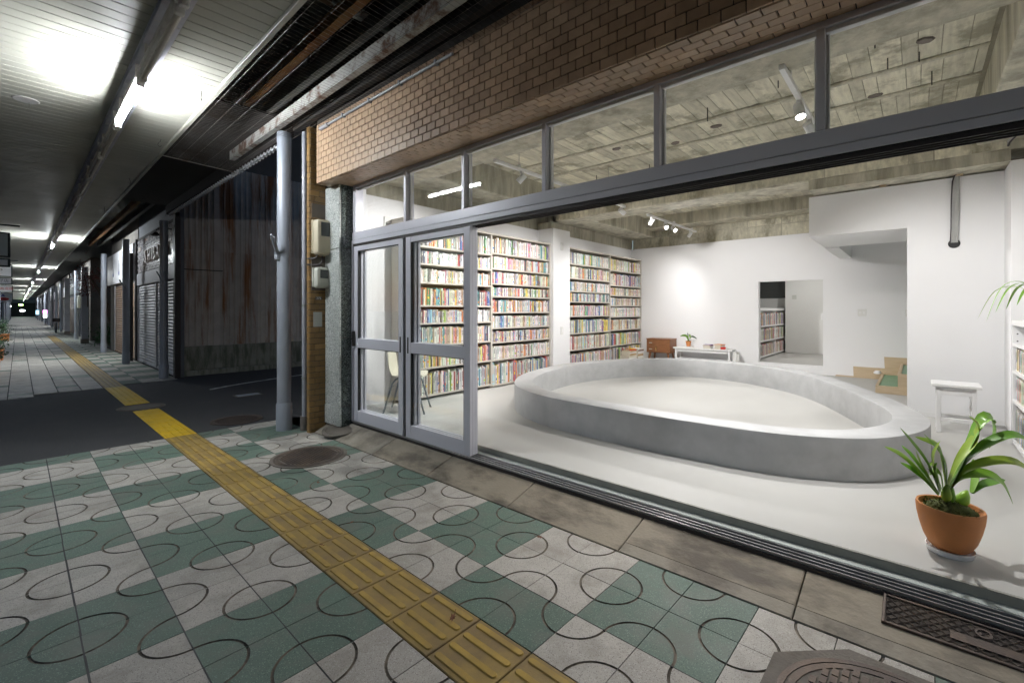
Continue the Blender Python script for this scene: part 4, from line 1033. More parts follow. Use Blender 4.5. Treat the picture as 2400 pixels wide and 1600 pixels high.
for k, (c, th) in enumerate((('ivory',.03),('ivory',.03),('white',.015),('orange',.022))): z = lying('%s book in the middle pile on the white bench, %s' % (c, ('bottom','second','third','topmost')[k]), 'books on the white bench', 9.97, 3.07, z, .15, .21, th, c, 1.57+R.uniform(-.15,.15))
lying('thin white booklet lying flat at the bench end', None, 9.95, 2.92, .546, .12, .16, .012, 'white', 1.2); lying('red book leaning beside the middle pile on the bench', None, 9.9, 2.98, .546, .08, .1, .05, 'red', .3)

# ---- pots and plants
def leaf_mb(P, wid, n=14, fold=.25, side=None):
    P = [Vector(p) for p in P]; N = len(P); pts = []
    for i in range(N-1):
        p0, p1, p2, p3 = P[max(i-1,0)], P[i], P[i+1], P[min(i+2,N-1)]
        for k in range(n//(N-1)+1):
            u = k/(n//(N-1)+1); pts.append(.5*((2*p1)+(p2-p0)*u+(2*p0-5*p1+4*p2-p3)*u*u+(3*p1-p0-3*p2+p3)*u**3))
    pts.append(P[-1]); m = len(pts); mb = MB()
    for i, p in enumerate(pts):
        t = (pts[min(i+1,m-1)]-pts[max(i-1,0)]).normalized(); u = i/(m-1)
        sd = Vector(side) if side else Vector((0,0,1)).cross(t)
        sd = sd - t*sd.dot(t); sd = sd.normalized() if sd.length > .05 else Vector((1,0,0)); nn = t.cross(sd)
        w = wid*max(.04, min(1, .35+1.6*u))*(1-max(0,(u-.45)/.55)**2.2)
        mb.v += [tuple(p-sd*w/2+nn*w*fold*.5), tuple(p), tuple(p+sd*w/2+nn*w*fold*.5)]
    for i in range(m-1):
        for k in (0,1): mb.f.append((i*3+k, i*3+k+1, i*3+3+k+1, i*3+3+k)); mb.m.append(0); mb.c.append(None)
    return mb
RX, RY = math.cos(TH), -math.sin(TH)
pc = Vector((3.15, -.125, FL))
t = wthing('potted_plant', 'strap-leaved orchid in an oval terracotta pot on a white saucer', 'plant', pc)
pot = MB().lathe([(.066,.025),(.08,.04),(.097,.08),(.108,.13),(.115,.18),(.117,.225),(.114,.236),(.106,.234),(.1,.21),(.0,.205)], 40)
pot.v = [(x*(1+.16*max(0,(z-.03)/.2))*1.04, y*1.0, z + (z/.24)*(-.1*(x*RX+y*RY))) for x,y,z in pot.v]
pot.xf(Matrix.Translation(pc) @ Matrix.Rotation(-.85, 4, 'Z')).build('pot', M['terracotta'], t, 50)
MB().lathe([(.06,0),(.084,.002),(.094,.03),(.09,.031),(.078,.012),(.0,.012)], 36).xf(Matrix.Translation(pc)).build('saucer', M['white_paint'], t, 50)
ms = MB()
for k in range(520):
    a, r = R.uniform(0,6.28), .108*math.sqrt(R.random()); x, y = r*math.cos(a)*1.1, r*math.sin(a)*.95; z = .222+.045*max(0,1-r/.075)+R.uniform(-.006,.01) - .11*(x*RX+y*RY)
    d = Vector((R.uniform(-1,1),R.uniform(-1,1),R.uniform(.1,1))).normalized()*.018; s = d.cross(Vector((R.random(),R.random(),R.random()))).normalized()*.003; p = pc+Vector((x,y,z))
    ms.add([p-s, p+s, p+d], [(0,1,2)])
tag(ms.build('moss', M['moss'], t), kind='stuff')
sp = MB().lathe([(.1,.0),(.104,.012),(.07,.035),(.0,.05)], 24); sp.xf(Matrix.Translation(pc+Vector((0,0,.205)))).build('soil', M['moss'], t, 60)
def zp(x, y, dep=0):                              # plant outline measured against its own stem
    s = .000921; return pc+Vector((RX*(x-405)*s+math.sin(TH)*dep, RY*(x-405)*s+math.cos(TH)*dep, .262+(1215-y)*s))
L_ = [([(345,1185),(270,1080),(165,975),(65,930)],.036,.02),([(345,1175),(270,1060),(215,975),(180,925)],.034,-.04),([(350,1170),(300,1010),(240,910),(180,835)],.036,.05),
      ([(352,1170),(310,1040),(290,960),(302,878)],.04,-.05),([(342,1185),(285,1100),(240,1055),(198,1035)],.034,.07),([(372,1175),(340,1090),(318,1050),(350,1010)],.03,.03),
      ([(388,1160),(405,1040),(385,950),(320,872)],.032,.06),([(388,1160),(400,1020),(400,930),(310,902)],.05,.1),([(388,1160),(450,1010),(540,880),(548,800),(485,755)],.055,-.02),
      ([(400,1160),(500,980),(640,875),(730,858),(810,940)],.045,-.06),([(395,1165),(480,1000),(570,830),(625,775),(655,830),(638,948)],.06,.02),([(398,1170),(470,1045),(620,985),(720,1030),(793,1280)],.045,-.12),
      ([(395,1175),(450,1085),(550,1062),(610,1100),(640,1200)],.05,-.09),([(525,1180),(600,1140),(690,1128),(775,1130)],.03,.06),([(525,1175),(580,1110),(620,1060),(642,1028)],.045,.1)]
L_ += [([(350,1180),(290,1060),(262,990),(235,950)],.034,.1),([(360,1180),(320,1080),(280,1030),(255,985)],.036,-.08),([(372,1175),(372,1080),(352,1060),(340,1100)],.034,.05)]
for P, w, dd in L_:
    N = len(P); pts = [zp(x, y, dd*(i/(N-1))**1.2) for i, (x, y) in enumerate(P)]
    leaf_mb(pts, w*1.3, 18, .3, (math.sin(TH)*.55+RX*.4, math.cos(TH)*.55+RY*.4, .35)).build('leaf', M['leaf'], t, 60)
for x, y, r in ((470,1215,.03),(385,1190,.022),(410,1195,.018)):
    MB().lathe([(.004,-.035),(r*.8,-.02),(r,.0),(r*.7,.03),(.005,.055)], 14).xf(Matrix.Translation(zp(x,y)) @ Matrix.Rotation(.5 if x > 450 else .05, 4, (math.sin(TH),math.cos(TH),0))).build('pseudobulb', M['leaf'], t, 60)
# small orchid on the bench
oc = Vector((9.98, 3.72, .546))
t = wthing('potted_plant', 'small broad-leaved orchid in a terracotta pot on the white bench', 'plant', oc)
MB().lathe([(.04,.0),(.056,.10),(.06,.102),(.06,.115),(.05,.115),(.048,.10),(.0,.1)], 24).xf(Matrix.Translation(oc+Vector((0,0,.02)))).build('pot', M['terracotta'], t, 50)
MB().lathe([(.03,.0),(.06,.004),(.068,.02),(.05,.02),(.0,.018)], 24).xf(Matrix.Translation(oc)).build('saucer', M['white_paint'], t, 50)
MB().lathe([(.046,.12),(.03,.145),(.0,.15)], 14).xf(Matrix.Translation(oc)).build('moss', M['moss'], t, 50)
def op(r, u, f=0): return oc+Vector((RX*r-math.sin(TH)*f, RY*r-math.cos(TH)*f, u))
for P, w in (([op(0,.14),op(-.05,.24,.02),op(-.13,.255,.03),op(-.2,.235,.04)],.06),([op(0,.14),op(.0,.2,.03),op(.015,.26,.06),op(.02,.19,.1)],.07),([op(0,.14),op(.06,.235),op(.13,.22),op(.19,.18)],.04),([op(0,.14),op(-.01,.25),op(-.02,.31),op(-.005,.35)],.03)):
    leaf_mb(P, w, 14, .2, (-math.sin(TH)*.5,-math.cos(TH)*.5,.75)).build('leaf', M['leaf_d'] if w < .05 else M['leaf'], t, 60)
# drooping plant on the white bookcase
dc = Vector((5.72, -.80, 1.271))
t = wthing('potted_plant', 'drooping strap-leaved plant in a pot on top of the white bookcase', 'plant', dc)
MB().lathe([(.05,.0),(.07,.13),(.075,.13),(.075,.145),(.06,.145),(.0,.13)], 20).xf(Matrix.Translation(dc)).build('pot', M['terracotta'], t, 50)
for k in range(12):
    a = k*.53+R.uniform(-.2,.2); L = R.uniform(.3,.42); h = R.uniform(.12,.22); d = Vector((math.cos(a), math.sin(a), 0))
    leaf_mb([dc+Vector((0,0,.13)), dc+d*L*.4+Vector((0,0,.13+h)), dc+d*L*.8+Vector((0,0,.13+h*.8)), dc+d*L*1.1+Vector((0,0,R.uniform(-.02,.15)))], .028, 14, .3).build('leaf', M['leaf'], t, 60)
# ---- stool and chair
t = wthing('white_stool', 'small white painted wooden stool by the white stair wall', 'stool', (6.35, -.28, FL))
x0, x1, y0, y1 = 6.17, 6.45, -.43, -.145
MB().cbox(x0-.03,x1+.03,y0-.035,y1+.035,.605,.632,.004).build('seat', M['white_paint'], t)
for x in (x0,x1-.035):
    for y in (y0,y1-.035): MB().cbox(x,x+.035,y,y+.035,FL,.605,.003).build('leg', M['white_paint'], t)
for x in (x0+.006,x1-.028): MB().cbox(x,x+.022,y0+.035,y1-.035,.525,.6,.002).build('apron', M['white_paint'], t); MB().cbox(x,x+.022,y0+.035,y1-.035,.265,.30,.002).build('stretcher', M['white_paint'], t)
for y in (y0+.006,y1-.028): MB().cbox(x0+.035,x1-.035,y,y+.022,.525,.6,.002).build('apron', M['white_paint'], t); MB().cbox(x0+.035,x1-.035,y,y+.022,.315,.35,.002).build('stretcher', M['white_paint'], t)
cc = Vector((3.26, 4.58, FL)); a = math.atan2(RY, RX)
t = thing('shell_chair', 'cream moulded shell chair with grey steel legs behind the glass door', 'chair', cc, a)
sh = MB(); ns, nw = 15, 9
prof = [(.22,.415),(.205,.435),(.15,.432),(.05,.425),(-.06,.42),(-.13,.425),(-.175,.45),(-.2,.50),(-.212,.56),(-.22,.62),(-.226,.68),(-.228,.70)]
for i, (px, pz) in enumerate(prof):
    for j in range(nw):
        u = j/(nw-1)*2-1; seat = i < 6; w = .21 if seat else .2-.02*(i-6)/6
        if i >= 10: w *= .93 if i == 10 else .82
        if i == 0: w *= .9
        lift = (.03*abs(u)**3 if seat else 0); fw = (0 if seat else .045*abs(u)**2.5)
        sh.v.append((px+fw, u*w, pz+lift))
nP = len(prof)
for i in range(nP-1):
    for j in range(nw-1): q = i*nw+j; sh.f.append((q, q+1, q+nw+1, q+nw)); sh.m.append(0); sh.c.append(None)
s_o = sh.build('shell', M['chair'], t, 70); md = s_o.modifiers.new('thickness', 'SOLIDIFY'); md.thickness = .009; md = s_o.modifiers.new('round', 'SUBSURF'); md.levels = 1; md.render_levels = 1
for s in (-1,1):
    for e in (-1,1): MB().tube([(e*.06,s*.13,.41),(e*.1,s*.15,.40),(e*.14,s*.165,.35),(e*.24,s*.20,.0)], .0105, 10).build('leg', M['chair_leg'], t, 50)
    MB().tube([(-.07,s*.13,.412),(.07,s*.13,.412)], .010, 8).build('seat_bar', M['chair_leg'], t, 50)
for e in (-1,1): MB().tube([(e*.165,-.17,.30),(e*.165,.17,.30)], .005, 6).build('cross_wire', M['chair_leg'], t, 50)

# ---- lighting tracks and spotlights
def track(label, y, x0, x1, z, hang):
    t = wthing('lighting_track', label, 'lighting track', ((x0+x1)/2, y, z)); MB().cbox(x0,x1,y-.017,y+.017,z-.018,z+.018,.002).build('rail', M['white_paint'], t)
    for x in hang: MB().tube([(x,y,z+.018),(x,y,CE)], .003, 6).build('hanger_rod', M['steel'], t); MB().cbox(x-.012,x+.012,y-.02,y+.02,z+.01,z+.05,.002).build('bracket', M['white_paint'], t)
    return t
def spot(label, x, y, z, tgt, lit=True, pw=1.0, ang=70):
    p = Vector((x, y, z-.09)); d = (Vector(tgt)-p).normalized()
    t = wthing('track_spotlight', label, 'spotlight', (x, y, z-.02), 'track spotlights')
    MB().cbox(x-.022,x+.022,y-.018,y+.018,z-.045,z-.018,.003).build('adapter', M['white_paint'], t); MB().tube([(x,y,z-.045),(x,y,z-.075)], .008, 8).build('stem', M['white_paint'], t)
    q = d.to_track_quat('Z', 'Y').to_matrix().to_4x4(); T = Matrix.Translation(p) @ q
    MB().lathe([(.0,-.05),(.034,-.05),(.036,-.046),(.036,.062),(.033,.062),(.031,.05),(.0,.05)], 20).xf(T).build('head', M['white_paint'], t, 40)
    if lit:
        MB().lathe([(.0,.051),(.030,.0515),(.03,.0525),(.0,.053)], 20).xf(T).build('lamp_face', M['lamp_on'], t)
        l = bpy.data.lights.new('spot', 'SPOT'); l.energy = SPOT_W*pw; l.color = (1,.98,.965); l.spot_size = rad(ang); l.spot_blend = .8; l.shadow_soft_size = .03
        o = link('lamp', l, t, p+d*.075); o.rotation_euler = d.to_track_quat('-Z', 'Y').to_euler()
TZ = 2.95
track('white lighting track hung before the upper back wall', 3.36, 7.18, 9.42, TZ, (8.3,9.2))
spot('first spotlight on the back track, aimed down at the bookcase', 7.35, 3.36, TZ, (7.9,5.0,1.2), True, .5, 95)
spot('second spotlight on the back track, glowing towards the street', 7.92, 3.36, TZ, (5.6,1.2,.3), True, .8, 105)
spot('third spotlight on the back track, glowing towards the ring bench', 8.28, 3.36, TZ, (7.2,1.0,.3), True, .7, 105)
spot('end spotlight on the back track, aimed at the corner shelves', 9.1, 3.36, TZ, (9.75,5.0,.9), True, .24, 115)
track('white lighting track above the glass doors end of the shop', 3.36, 3.5, 6.4, TZ, (3.9,5.9))
spot('short spotlight near the street end of the long track', 3.95, 3.36, TZ, (3.15,5.15,1.0), True, .95, 105)
spot('middle spotlight on the long track, aimed at the left bookcase', 4.75, 3.36, TZ, (4.6,5.0,1.2), True, .6, 100)
spot('spotlight on the long track, aimed along the left bookcase', 5.6, 3.36, TZ, (6.0,5.0,1.2), True, .6, 100)
spot('inner spotlight of the long track, aimed at the white back wall', 6.3, 3.36, TZ, (10.2,2.6,1.0), True, 1.5, 72)
track('white lighting track above the street end near the potted orchid', .66, 3.4, 5.5, TZ, (3.6,5.2))
spot('bright spotlight of the street end track, aimed at the stool wall', 4.45, .66, TZ, (7.0,-.35,.5), True, .8, 85)
spot('bright spotlight of the street end track, aimed at the floor by the sill', 4.0, .66, TZ, (3.1,.1,.0), True, .7, 105)
spot('added unseen spotlight of the street end track, aimed past the ring bench', 5.35, .66, TZ, (7.6,2.7,.15), True, .6, 78)  # unseen head added behind the transom to brighten the interior
spot('rear spotlight of the street end track, aimed at the ring bench', 4.85, .66, TZ, (4.2,2.2,.1), True, .9, 105)
t = wthing('ceiling_lamp', 'round ceiling lamp lighting the small back room', 'lamp', (11.6, 1.7, 2.6))
MB().lathe([(.1,-.05),(.14,-.03),(.14,.0)], 24).xf(Matrix.Translation((11.6,1.7,2.599))).build('shade', M['white_paint'], t, 40)
MB().lathe([(.0,-.056),(.1,-.056),(.1,-.052),(.0,-.052)], 24).xf(Matrix.Translation((11.6,1.7,2.6))).build('diffuser', M['room_lamp'], t)
# threaded rods and cover plates left in the concrete ceiling
for k in range(11):
    x, y = R.uniform(3.9,6.4), R.uniform(-.2,4.3)
    o = MB().tube([(0,0,0),(0,0,-R.uniform(.06,.16))], .005, 6).build('ceiling_anchor', M['dark_metal'], None, None, (x,y,CE-.004)); tag(o, 'short dark threaded rod left in the concrete ceiling', 'anchor rod', 'rods in the concrete ceiling')
for k, (x, y) in enumerate(((4.4,2.4),(5.3,2.9),(5.4,1.7),(4.75,-.05),(5.65,.3),(5.6,2.25),(4.3,3.6))):
    o = MB().lathe([(.04,-.012),(.046,-.004),(.05,.0)], 7, sx=1.35).build('ceiling_box', M['panel_grey'], None, 40, (x,y,CE-.006), (0,0,R.uniform(0,3))); tag(o, 'flat oval junction cover on the concrete ceiling', 'junction cover', 'covers on the concrete ceiling')

# ================================================================ ACROSS THE SIDE ROAD AND FAR ARCADE
MATT = Matrix(((0,0,-1,0),(-1,0,0,0),(0,1,0,0),(0,0,0,1)))        # lettering that faces the arcade
def athing(name, label, cat, a, b, z=ZF, group=None): return thing(name, label, cat, A(a,b,z), -DEL, group)
# ---- rusted corrugated shed, wall towards the viewer
t = athing('corrugated_shed', 'rust-streaked corrugated metal shed wall facing the side road', 'shed', 2.36, 12.3, -.12)
def corr(w, h, pitch=.118, dep=.022):
    mb = MB(); n = int(w/pitch); x = 0; prof = []
    for k in range(n):
        b = k*pitch; prof += [(b,0),(b+pitch*.55,0),(b+pitch*.66,-dep),(b+pitch*.89,-dep)]
    prof.append((w,0)); m = len(prof)
    mb.v = [(x,y,0) for x,y in prof]+[(x,y,h) for x,y in prof]; mb.f = [(k,k+1,m+k+1,m+k) for k in range(m-1)]; mb.m = [0]*(m-1); mb.c = [None]*(m-1)
    return mb
ca = corr(.82, 2.2).mesh('sheet', M['corr']); cbm = corr(.82, 2.0).mesh('sheet', M['corr'])
for k in range(9):
    link('sheet', ca, t, (.05+k*.8, (k % 2)*-.003, .66), (0,0,0)); link('sheet', cbm, t, (.05+k*.8, -.012-(k % 2)*.003, 2.84))
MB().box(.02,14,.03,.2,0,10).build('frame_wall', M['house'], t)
MB().cbox(.03,7.4,-.05,.03,.12,.66,.01).build('plinth', M['corr_base'], t); MB().cbox(.0,7.4,-.13,-.05,-.05,.12,.02).build('kerb', M['corr_base'], t)
MB().cbox(-.05,.05,-.22,-.02,-.05,3.6,.006).build('corner_post', M['dark_metal'], t)
MB().box(.05,.9,-.03,-.018,2.38,2.40).build('bracket_bar', M['dark_metal'], t)
MB().tube([(.1,-.04,.0),(.1,-.04,3.1)], .02, 8).build('pipe', M['pvc'], t, 40)
# ---- brick fronted shop with grey shutters
def shutter(t, y0, y1, z0, z1, m, x=.0):
    n = int((z1-z0)/.075); mb = MB().box(x+.03, x+.05, 0, y1-y0, 0, z1-z0).mesh('shutter', M['dark_metal'])
    s = link('roller_shutter', mb, t, (0, y0, z0))
    sl = MB(); p = []
    for k in range(5): u = k/4; p.append((x+.03-.022*math.sin(math.pi*u), .07*u))
    sl.v = [(a,.01,z) for a,z in p]+[(a,y1-y0-.01,z) for a,z in p]; sl.f = [(k,k+1,6+k,5+k) for k in range(4)]; sl.m = [0]*4; sl.c = [None]*4
    me = sl.mesh('slat', m, 60)
    for k in range(n): link('slat', me, s, (0,0,k*.075))
    MB().box(x+.0, x+.03, 0, y1-y0, -.005, .045).build('bottom_rail', m, s)
    for y in (-.04, y1-y0): MB().box(x-.01, x+.05, y, y+.04, 0, z1-z0).build('guide', M['shutter'], s)
t = athing('shuttered_shop', 'shop with glazed brick front, raised letters and two grey roller shutters', 'shop', 2.32, 12.0)
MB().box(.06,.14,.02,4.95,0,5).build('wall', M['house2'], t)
shutter(t, .2, 2.1, .03, 2.14, M['shutter']); shutter(t, 2.2, 4.62, .03, 2.14, M['shutter'])
MB().cbox(-.02,.06,.04,4.75,2.16,2.49,.005).build('sign_band', M['band'], t)
gm = MB().cbox(0,.02,.004,.216,.003,.062,.003).mesh('brick', M['gbrick'])
gw = MB().box(.012,.06,.02,4.8,2.5,3.5).build('brick_panel', M['brick_joint'], t)
for r in range(14):
    for c in range(22):
        if .04+c*.22+(.11 if r % 2 else 0) < 4.62: link('brick', gm, gw, (0,.04+c*.22+(.11 if r % 2 else 0),2.51+r*.065))
for ch, y in zip('SHIBATA', (3.2,2.72,2.36,2.08,1.66,1.24,.86)): text_mb(ch, .46, .03).xf(Matrix.Translation((-.035, y, 2.86)) @ MATT).build('letter', M['letter'], t)
for k in range(4): MB().box(-.015,.0,4.18+k*.11,4.25+k*.11,3.1,3.23).build('small_letter', M['letter'], t)
MB().tube([(-.02,.35,3.25),(-.2,.35,3.28),(-.3,.35,3.2)], .012, 6).build('lamp_arm', M['dark_metal'], t, 40); MB().lathe([(.09,0),(.03,.07),(.0,.09)], 14).xf(Matrix.Translation((-.3,.35,3.08))).build('lamp_shade', M['dark_metal'], t, 40)
for y in (-.06, 4.8): MB().cbox(-.04,.06,y,y+.1,0,3.5,.006).build('corner_trim', M['dark_metal'], t)
# ---- white signed shop with brown shutter
t = athing('shuttered_shop', 'shop with a white signboard over a brown roller shutter', 'shop', 2.32, 17.1)
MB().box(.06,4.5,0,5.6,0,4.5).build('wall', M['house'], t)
shutter(t, .1, 4.2, .03, 2.33, M['shutter_b']); MB().cbox(-.06,.06,.0,5.6,2.36,3.42,.008).build('signboard', M['white_sign'], t)
MB().cbox(-.01,.06,4.26,5.2,0,2.33,.005).build('side_post', M['house'], t)
for y in (2.6,3.95):
    MB().box(-.065,-.06,y,y+.2,2.62,3.0).box(-.065,-.06,y+.05,y+.15,3.0,3.12).build('blue_mark', M['band'], t); MB().box(-.067,-.0651,y+.03,y+.17,2.64,2.74).build('blue_print', M['blue'], t)
# pipes between the two shops
for dy, m, r in ((0,M['dark_metal'],.045),(.2,M['pvc'],.03)):
    o = MB().tube([(0,0,0),(0,0,3.1)], r, 10).build('down_pipe', m, None, 40, A(2.2,16.95+dy,ZF)); tag(o, 'dark downpipe between the two shuttered shops' if dy == 0 else 'slim grey downpipe between the two shuttered shops', 'pipe')
# ---- more shops along the arcade
def far_shop(label, b, w, m, sm, sg):
    t = athing('arcade_shop', label, 'shop', 2.32, b, group='distant shops along the arcade')
    MB().box(.06,4,0,w,0,4.2).build('wall', m, t); shutter(t, .5, w-.6, .03, 2.3, sm) if w < 40 and b < 60 else MB().box(0,.06,.5,w-.6,0,2.3).build('shutter', sm, t)
    MB().cbox(-.05,.06,.2,w-.2,2.42,3.1,.008).build('signboard', sg, t)
far_shop('far shop with a narrow cream shutter behind the red-leaved tree', 30.2, 4.2, M['house'], M['shutter_w'], M['white_sign'])
far_shop('far shop with dark front behind the parked bicycle', 36, 7, M['house2'], M['shutter_b'], M['sign_grey'])
far_shop('far shop with grey shutter beyond the bicycle', 44, 8, M['house'], M['shutter'], M['white_sign'])
far_shop('distant brown fronted shop under the arcade', 53, 9, M['house'], M['shutter_b'], M['band'])
far_shop('distant grey fronted shop under the arcade', 63, 12, M['house2'], M['shutter'], M['white_sign'])
far_shop('most distant long shop front under the arcade', 76, 50, M['house'], M['shutter'], M['band'])
t = athing('garden_wall', 'dim ochre garden wall behind the crooked tree', 'wall', 3.4, 23.2)
MB().cbox(0,.2,0,6.8,0,2.4,.01).build('panel', M['house'], t)
# ---- poles
PL = [(2.13,12.2,'grey pole in front of the grey double shutter'),(2.0,16.25,'grey pole in front of the brown roller shutter'),(2.0,21.04,'grey pole before the garden wall and crooked tree'),
      (1.97,31.5,'grey pole with a meter box beside the red-leaved vine')]
for a, b, lab in PL: pole(lab, a, b, ZF, .077, 3.4, True, b < 20)
for k, b in enumerate((44,50,55.9,62,67,72.6,81,90,99,108)): pole('%s slim grey pole beyond the square post by the bicycle' % OR[k], 2.0, b, ZF, .08, 3.3, False, False, 'far right arcade poles')
for k, b in enumerate((21,31.5,44,57,66,75,84,95,106)): pole('%s slim grey kerbside pole beyond the side road' % OR[k], -.85, b, ZF, .08, 3.3, False, False, 'kerbside arcade poles')
for a, b, lab in ((1.98,27.4,'square grey post entwined with red leaves'),(1.98,37.9,'square grey post beside the parked bicycle')):
    t = athing('square_post', lab, 'post', a, b); MB().cbox(-.11,.11,-.11,.11,0,3.35,.01).build('shaft', M['pvc'], t); MB().cbox(-.13,.13,-.13,.13,0,.2,.01).build('foot', M['collar'], t)
t = athing('meter_box', 'pale meter box fixed to the pole beside the red-leaved vine', 'meter box', 2.05, 31.25, 1.45); MB().cbox(-.05,.3,-.05,.15,0,.6,.02).build('case', M['meter2'], t); MB().cbox(.02,.22,-.06,-.05,.1,.4,.005).build('cover', M['plate'], t)
# ---- tree, bush, red vine
def leaves(n, fn, s):
    mb = MB()
    for _ in range(n):
        p = Vector(fn()); d = Vector((R.gauss(0,1),R.gauss(0,1),R.gauss(0,1))).normalized(); e = d.orthogonal().normalized(); q = R.uniform(.6,1.2)*s
        mb.add([p-e*q*.35, p+d*q*.5-e*q*.1, p+d*q, p+d*q*.5+e*q*.45], [(0,1,2,3)])
    return mb
t = athing('crooked_tree', 'crooked dark tree trunk with red leaves growing beside the arcade', 'tree', 2.75, 25.5)
MB().tube([(0,0,0),(.05,.1,.7),(-.1,.2,1.4),(.1,.1,2.1),(-.05,-.1,2.9),(.0,0,3.4)], [.2,.16,.14,.12,.09,.06], 9).tube([(-.1,.2,1.4),(-.4,.4,2.2),(-.7,.8,2.9)], [.09,.07,.03], 7).tube([(.1,.1,2.1),(-.3,-.3,2.7),(-.6,-.5,3.1)], [.07,.05,.02], 7).build('trunk', M['bark'], t, 60)
leaves(420, lambda: (-.55+R.gauss(0,.3), .9+R.gauss(0,.9), 2.85+R.gauss(0,.25)), .085).build('crown', M['leaf_r'], t)
t = athing('red_vine', 'red-leaved vine hanging round the square grey post', 'plant', 1.95, 27.3); leaves(300, lambda: (R.gauss(0,.16), R.gauss(0,.2), 2.1+abs(R.gauss(0,.55))), .075).build('foliage', M['leaf_r'], t)
MB().tube([(.1,.13,0),(.13,.1,1.2),(.1,-.14,2.2),(.0,-.1,3.0)], .02, 6).build('stem', M['bark'], t, 60)
def bush(label, a, b, z, rx, ry, h, n, s=.1):
    t = athing('bush', label, 'bush', a, b, z); leaves(n, lambda: (R.gauss(0,rx*.5), R.gauss(0,ry*.5), abs(R.gauss(h*.45,h*.28))), s).build('foliage', M['leaf_d'], t)
    MB().tube([(0,0,0),(.03,0,h*.5)], .02, 6).tube([(0,0,0),(-.08,.05,h*.5)], .014, 6).tube([(0,0,0),(.02,-.1,h*.45)], .012, 6).build('stem', M['bark'], t)
bush('dark leafy bush at the foot of the crooked tree', 2.55, 24.8, ZF, .5, 1.0, .9, 900)
for a, b, h, lab in ((-.5,16.0,.32,'leafy plant in a brown planter at the kerb before the hanging signs'),(-.5,20.3,.42,'bushy plant in a brown planter farther along the kerb'),(-.5,33,.7,'plant in a planter by the far kerb')):
    t = athing('planter', lab.replace('leafy plant in a ','').replace('bushy plant in a ','').replace('plant in a planter','dark planter')+' box', 'planter', a, b)
    MB().cbox(-.2,.2,-.45,.45,0,.3,.02).build('box', M['terracotta'], t); MB().cbox(-.22,.22,-.47,.47,.27,.31,.01).build('rim', M['terracotta'], t)
    bush(lab, a, b, ZF+.3, .26, .55, h, 420, .08)
t = athing('planter', 'terracotta flower box at the kerb beside the second far tile row', 'planter', -.45, 14.0); MB().cbox(-.15,.15,-.35,.35,0,.25,.02).build('box', M['terracotta'], t); MB().cbox(-.165,.165,-.365,.365,.22,.26,.01).build('rim', M['terracotta'], t)
# ---- parked bicycle
t = athing('bicycle', 'parked bicycle leaning near the square post', 'bicycle', 1.62, 41.2)
for y in (-.52,.52):
    w = MB(); P = [(0, y+.33*math.cos(a), .34+.33*math.sin(a)) for a in [2*math.pi*k/28 for k in range(29)]]
    wo = w.tube(P, .022, 6).build('wheel', M['black'], t, 60); s = MB()
    for k in range(10): a = math.pi*2*k/10; s.tube([(0,y,.34),(0,y+.32*math.cos(a),.34+.32*math.sin(a))], .004, 4)
    s.build('spokes', M['steel'], wo)
    MB().tube([(0, y+.31*math.cos(2*math.pi*k/28), .34+.31*math.sin(2*math.pi*k/28)) for k in range(29)], .012, 6).build('rim', M['steel'], wo, 60)
MB().tube([(0,-.52,.34),(0,-.36,.9)], .018, 6).tube([(0,-.38,.8),(0,.0,.35)], .02, 6).tube([(0,.0,.35),(0,.52,.34)], .014, 6).tube([(0,.0,.35),(0,.18,.85)], .018, 6).tube([(0,.18,.75),(0,.52,.34)], .012, 6).build('frame', M['steel'], t, 60)
MB().tube([(-.26,-.28,1.0),(-.1,-.36,.98),(.1,-.36,.98),(.26,-.28,1.0)], .014, 6).tube([(0,-.36,.88),(0,-.36,.98)], .014, 6).build('handlebar', M['steel'], t, 60)
MB().cbox(-.08,.08,.08,.34,.86,.92,.025).build('saddle', M['black'], t); MB().cbox(-.17,.17,-.74,-.44,.72,.94,.02).build('basket', M['dark_metal'], t)
MB().box(-.012,.012,.2,.86,.62,.66).build('mudguard', M['white_paint'], t)
# ---- hanging signs on the kerb side (they face along the arcade)
SG = Matrix(((1,0,0,0),(0,0,-1,0),(0,1,0,0),(0,0,0,1)))
def hsign(label, xr, b, z0, z1, w, bars):
    t = athing('hanging_sign', label, 'sign', xr-w/2, b, z0)
    h = z1-z0; MB().tube([(-w/2-.2,0,h+.14),(w/2+.12,0,h+.14)], .014, 6).build('bracket', M['sign_frame'], t, 40)
    for x in (-.25*w,.25*w): MB().tube([(x,0,h),(x,0,h+.14)], .008, 6).build('hanger', M['sign_frame'], t)
    MB().tube([(0,0,h+.14),(-.06,0,h+.25),(0,0,h+.32),(0,0,CZ-z0)], .01, 6).build('scroll', M['sign_frame'], t, 40)
    for nm, a, c, m, tx, tm, sz in bars:
        o = MB().cbox(-w/2,w/2,-.05,.05,a*h,c*h,.01).build(nm, M['sign_frame'], t)
        MB().box(-w/2+.035,w/2-.035,-.056,-.049,a*h+.025,c*h-.025).build('face', m, o)
        if tx: text_mb(tx, sz, .002).xf(Matrix.Translation((.12*w if w > .8 else 0,-.058,(a+c)/2*h)) @ SG).build('lettering', tm, o)
    return t
hsign('grey-green framed hanging sign with red and white plate below', -.10, 12.7, 2.16, 2.80, .75, [('panel',.28,1,M['sign_grey'],None,None,0),('plate',0,.24,M['white_sign'],'ミヨ',M['red'],.13)])
t = hsign('white hanging sign with blue peak emblem over a grey band', -.13, 22.5, 2.20, 2.86, 1.0, [('panel',.38,1,M['white_sign'],'いや',M['ink'],.17),('band',0,.34,M['band'],'おみやげ店',M['ink'],.12)])
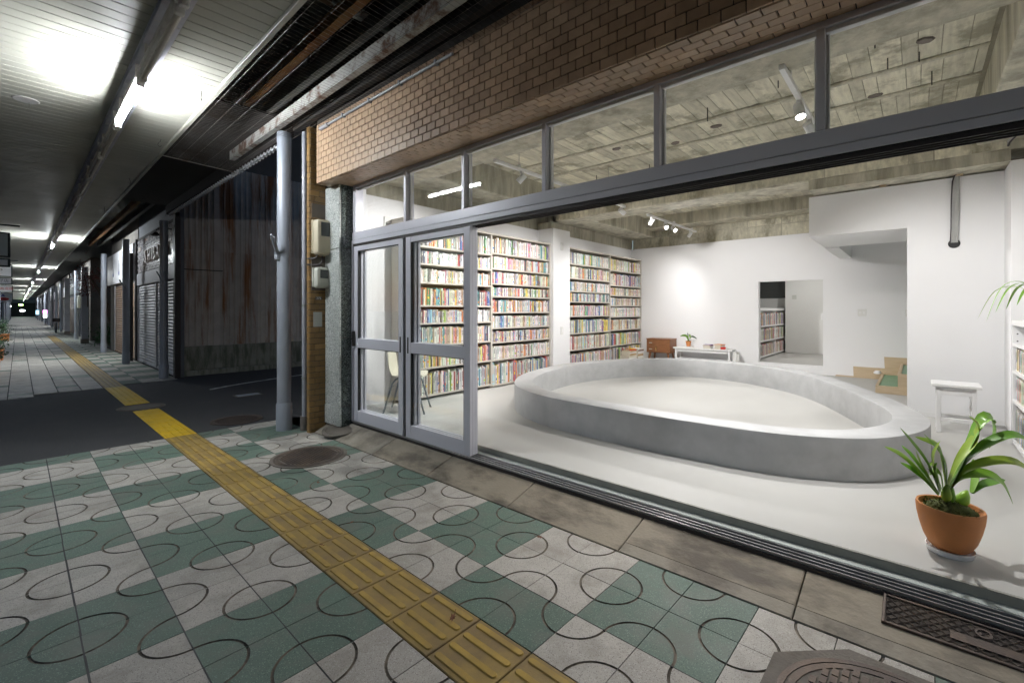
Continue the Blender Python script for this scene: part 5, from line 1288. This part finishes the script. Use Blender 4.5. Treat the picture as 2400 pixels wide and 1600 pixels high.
MB().prism([(-.05,-.05),(.22,-.05),(.12,.06),(.085,.02),(.04,.08)], 0, .004).xf(Matrix.Translation((0,-.058,.55)) @ SG).build('peak_emblem', M['blue'], t)
hsign('small white hanging sign with one line of red lettering', -.2, 36, 2.28, 2.66, 1.0, [('panel',0,1,M['white_sign'],'山田商店街',M['red'],.16)])
t = hsign('white hanging sign with blue peak over a red oval', -.3, 54, 1.98, 2.7, 1.05, [('panel',0,1,M['white_sign'],None,None,0)])
MB().lathe([(.33,0),(.33,.004)], 24, sy=.4).xf(Matrix.Translation((0,-.058,.24)) @ SG).build('red_oval', M['red'], t); MB().prism([(-.14,-.05),(.14,-.05),(0,.12)], 0, .004).xf(Matrix.Translation((0,-.058,.5)) @ SG).build('peak_emblem', M['blue'], t)
# ---- far end of the arcade
t = athing('end_building', 'dark building closing the far end of the arcade', 'building', .5, 148); MB().box(-30,30,0,4,0,12).build('wall', M['house2'], t); MB().box(-4,3,-.1,0,0,3).build('doorway', M['black'], t)
def lampf(label, a, b, z, m, s=.25, nm='far_lamp'):
    t = athing(nm, label, 'lamp', a, b, z); MB().lathe([(s*.4,-s*.5),(s,-s*.2),(s,s*.2),(s*.4,s*.5)], 12).build('globe', m, t, 60); MB().tube([(0,.3,-z-.1),(0,.3,0),(0,0,0)], .04, 6).build('post', M['dark_metal'], t)
lampf('green signal lamp at the far end of the arcade', .35, 140, 2.4, M['far_green'], .35, 'signal_lamp'); lampf('white lamp below the green signal at the arcade end', .55, 138, 1.2, M['far_white'], .4)
lampf('white lamp on the kerb side near the arcade end', -.9, 100, 1.9, M['far_white'], .2)
t = athing('lit_shop_sign', 'small lit magenta and white sign standing between far poles', 'sign', 1.75, 63, 1.1); MB().cbox(-.15,.15,-.05,.05,-.1,.25,.03).build('lit_panel', M['far_pink'], t); MB().cbox(-.12,.12,-.05,.05,-.5,-.12,.03).build('lower_panel', M['far_white'], t); MB().tube([(0,0,-1.2),(0,0,-.3)], .03, 6).build('stand', M['dark_metal'], t)
t = athing('lit_shop_sign', 'small cyan lit sign by the far right shop fronts', 'sign', 1.9, 95, 1.0); MB().cbox(-.2,.2,-.05,.05,-.3,.3,.03).build('lit_panel', M['far_cyan'], t); MB().tube([(0,0,-1.1),(0,0,-.4)], .03, 6).build('stand', M['dark_metal'], t)
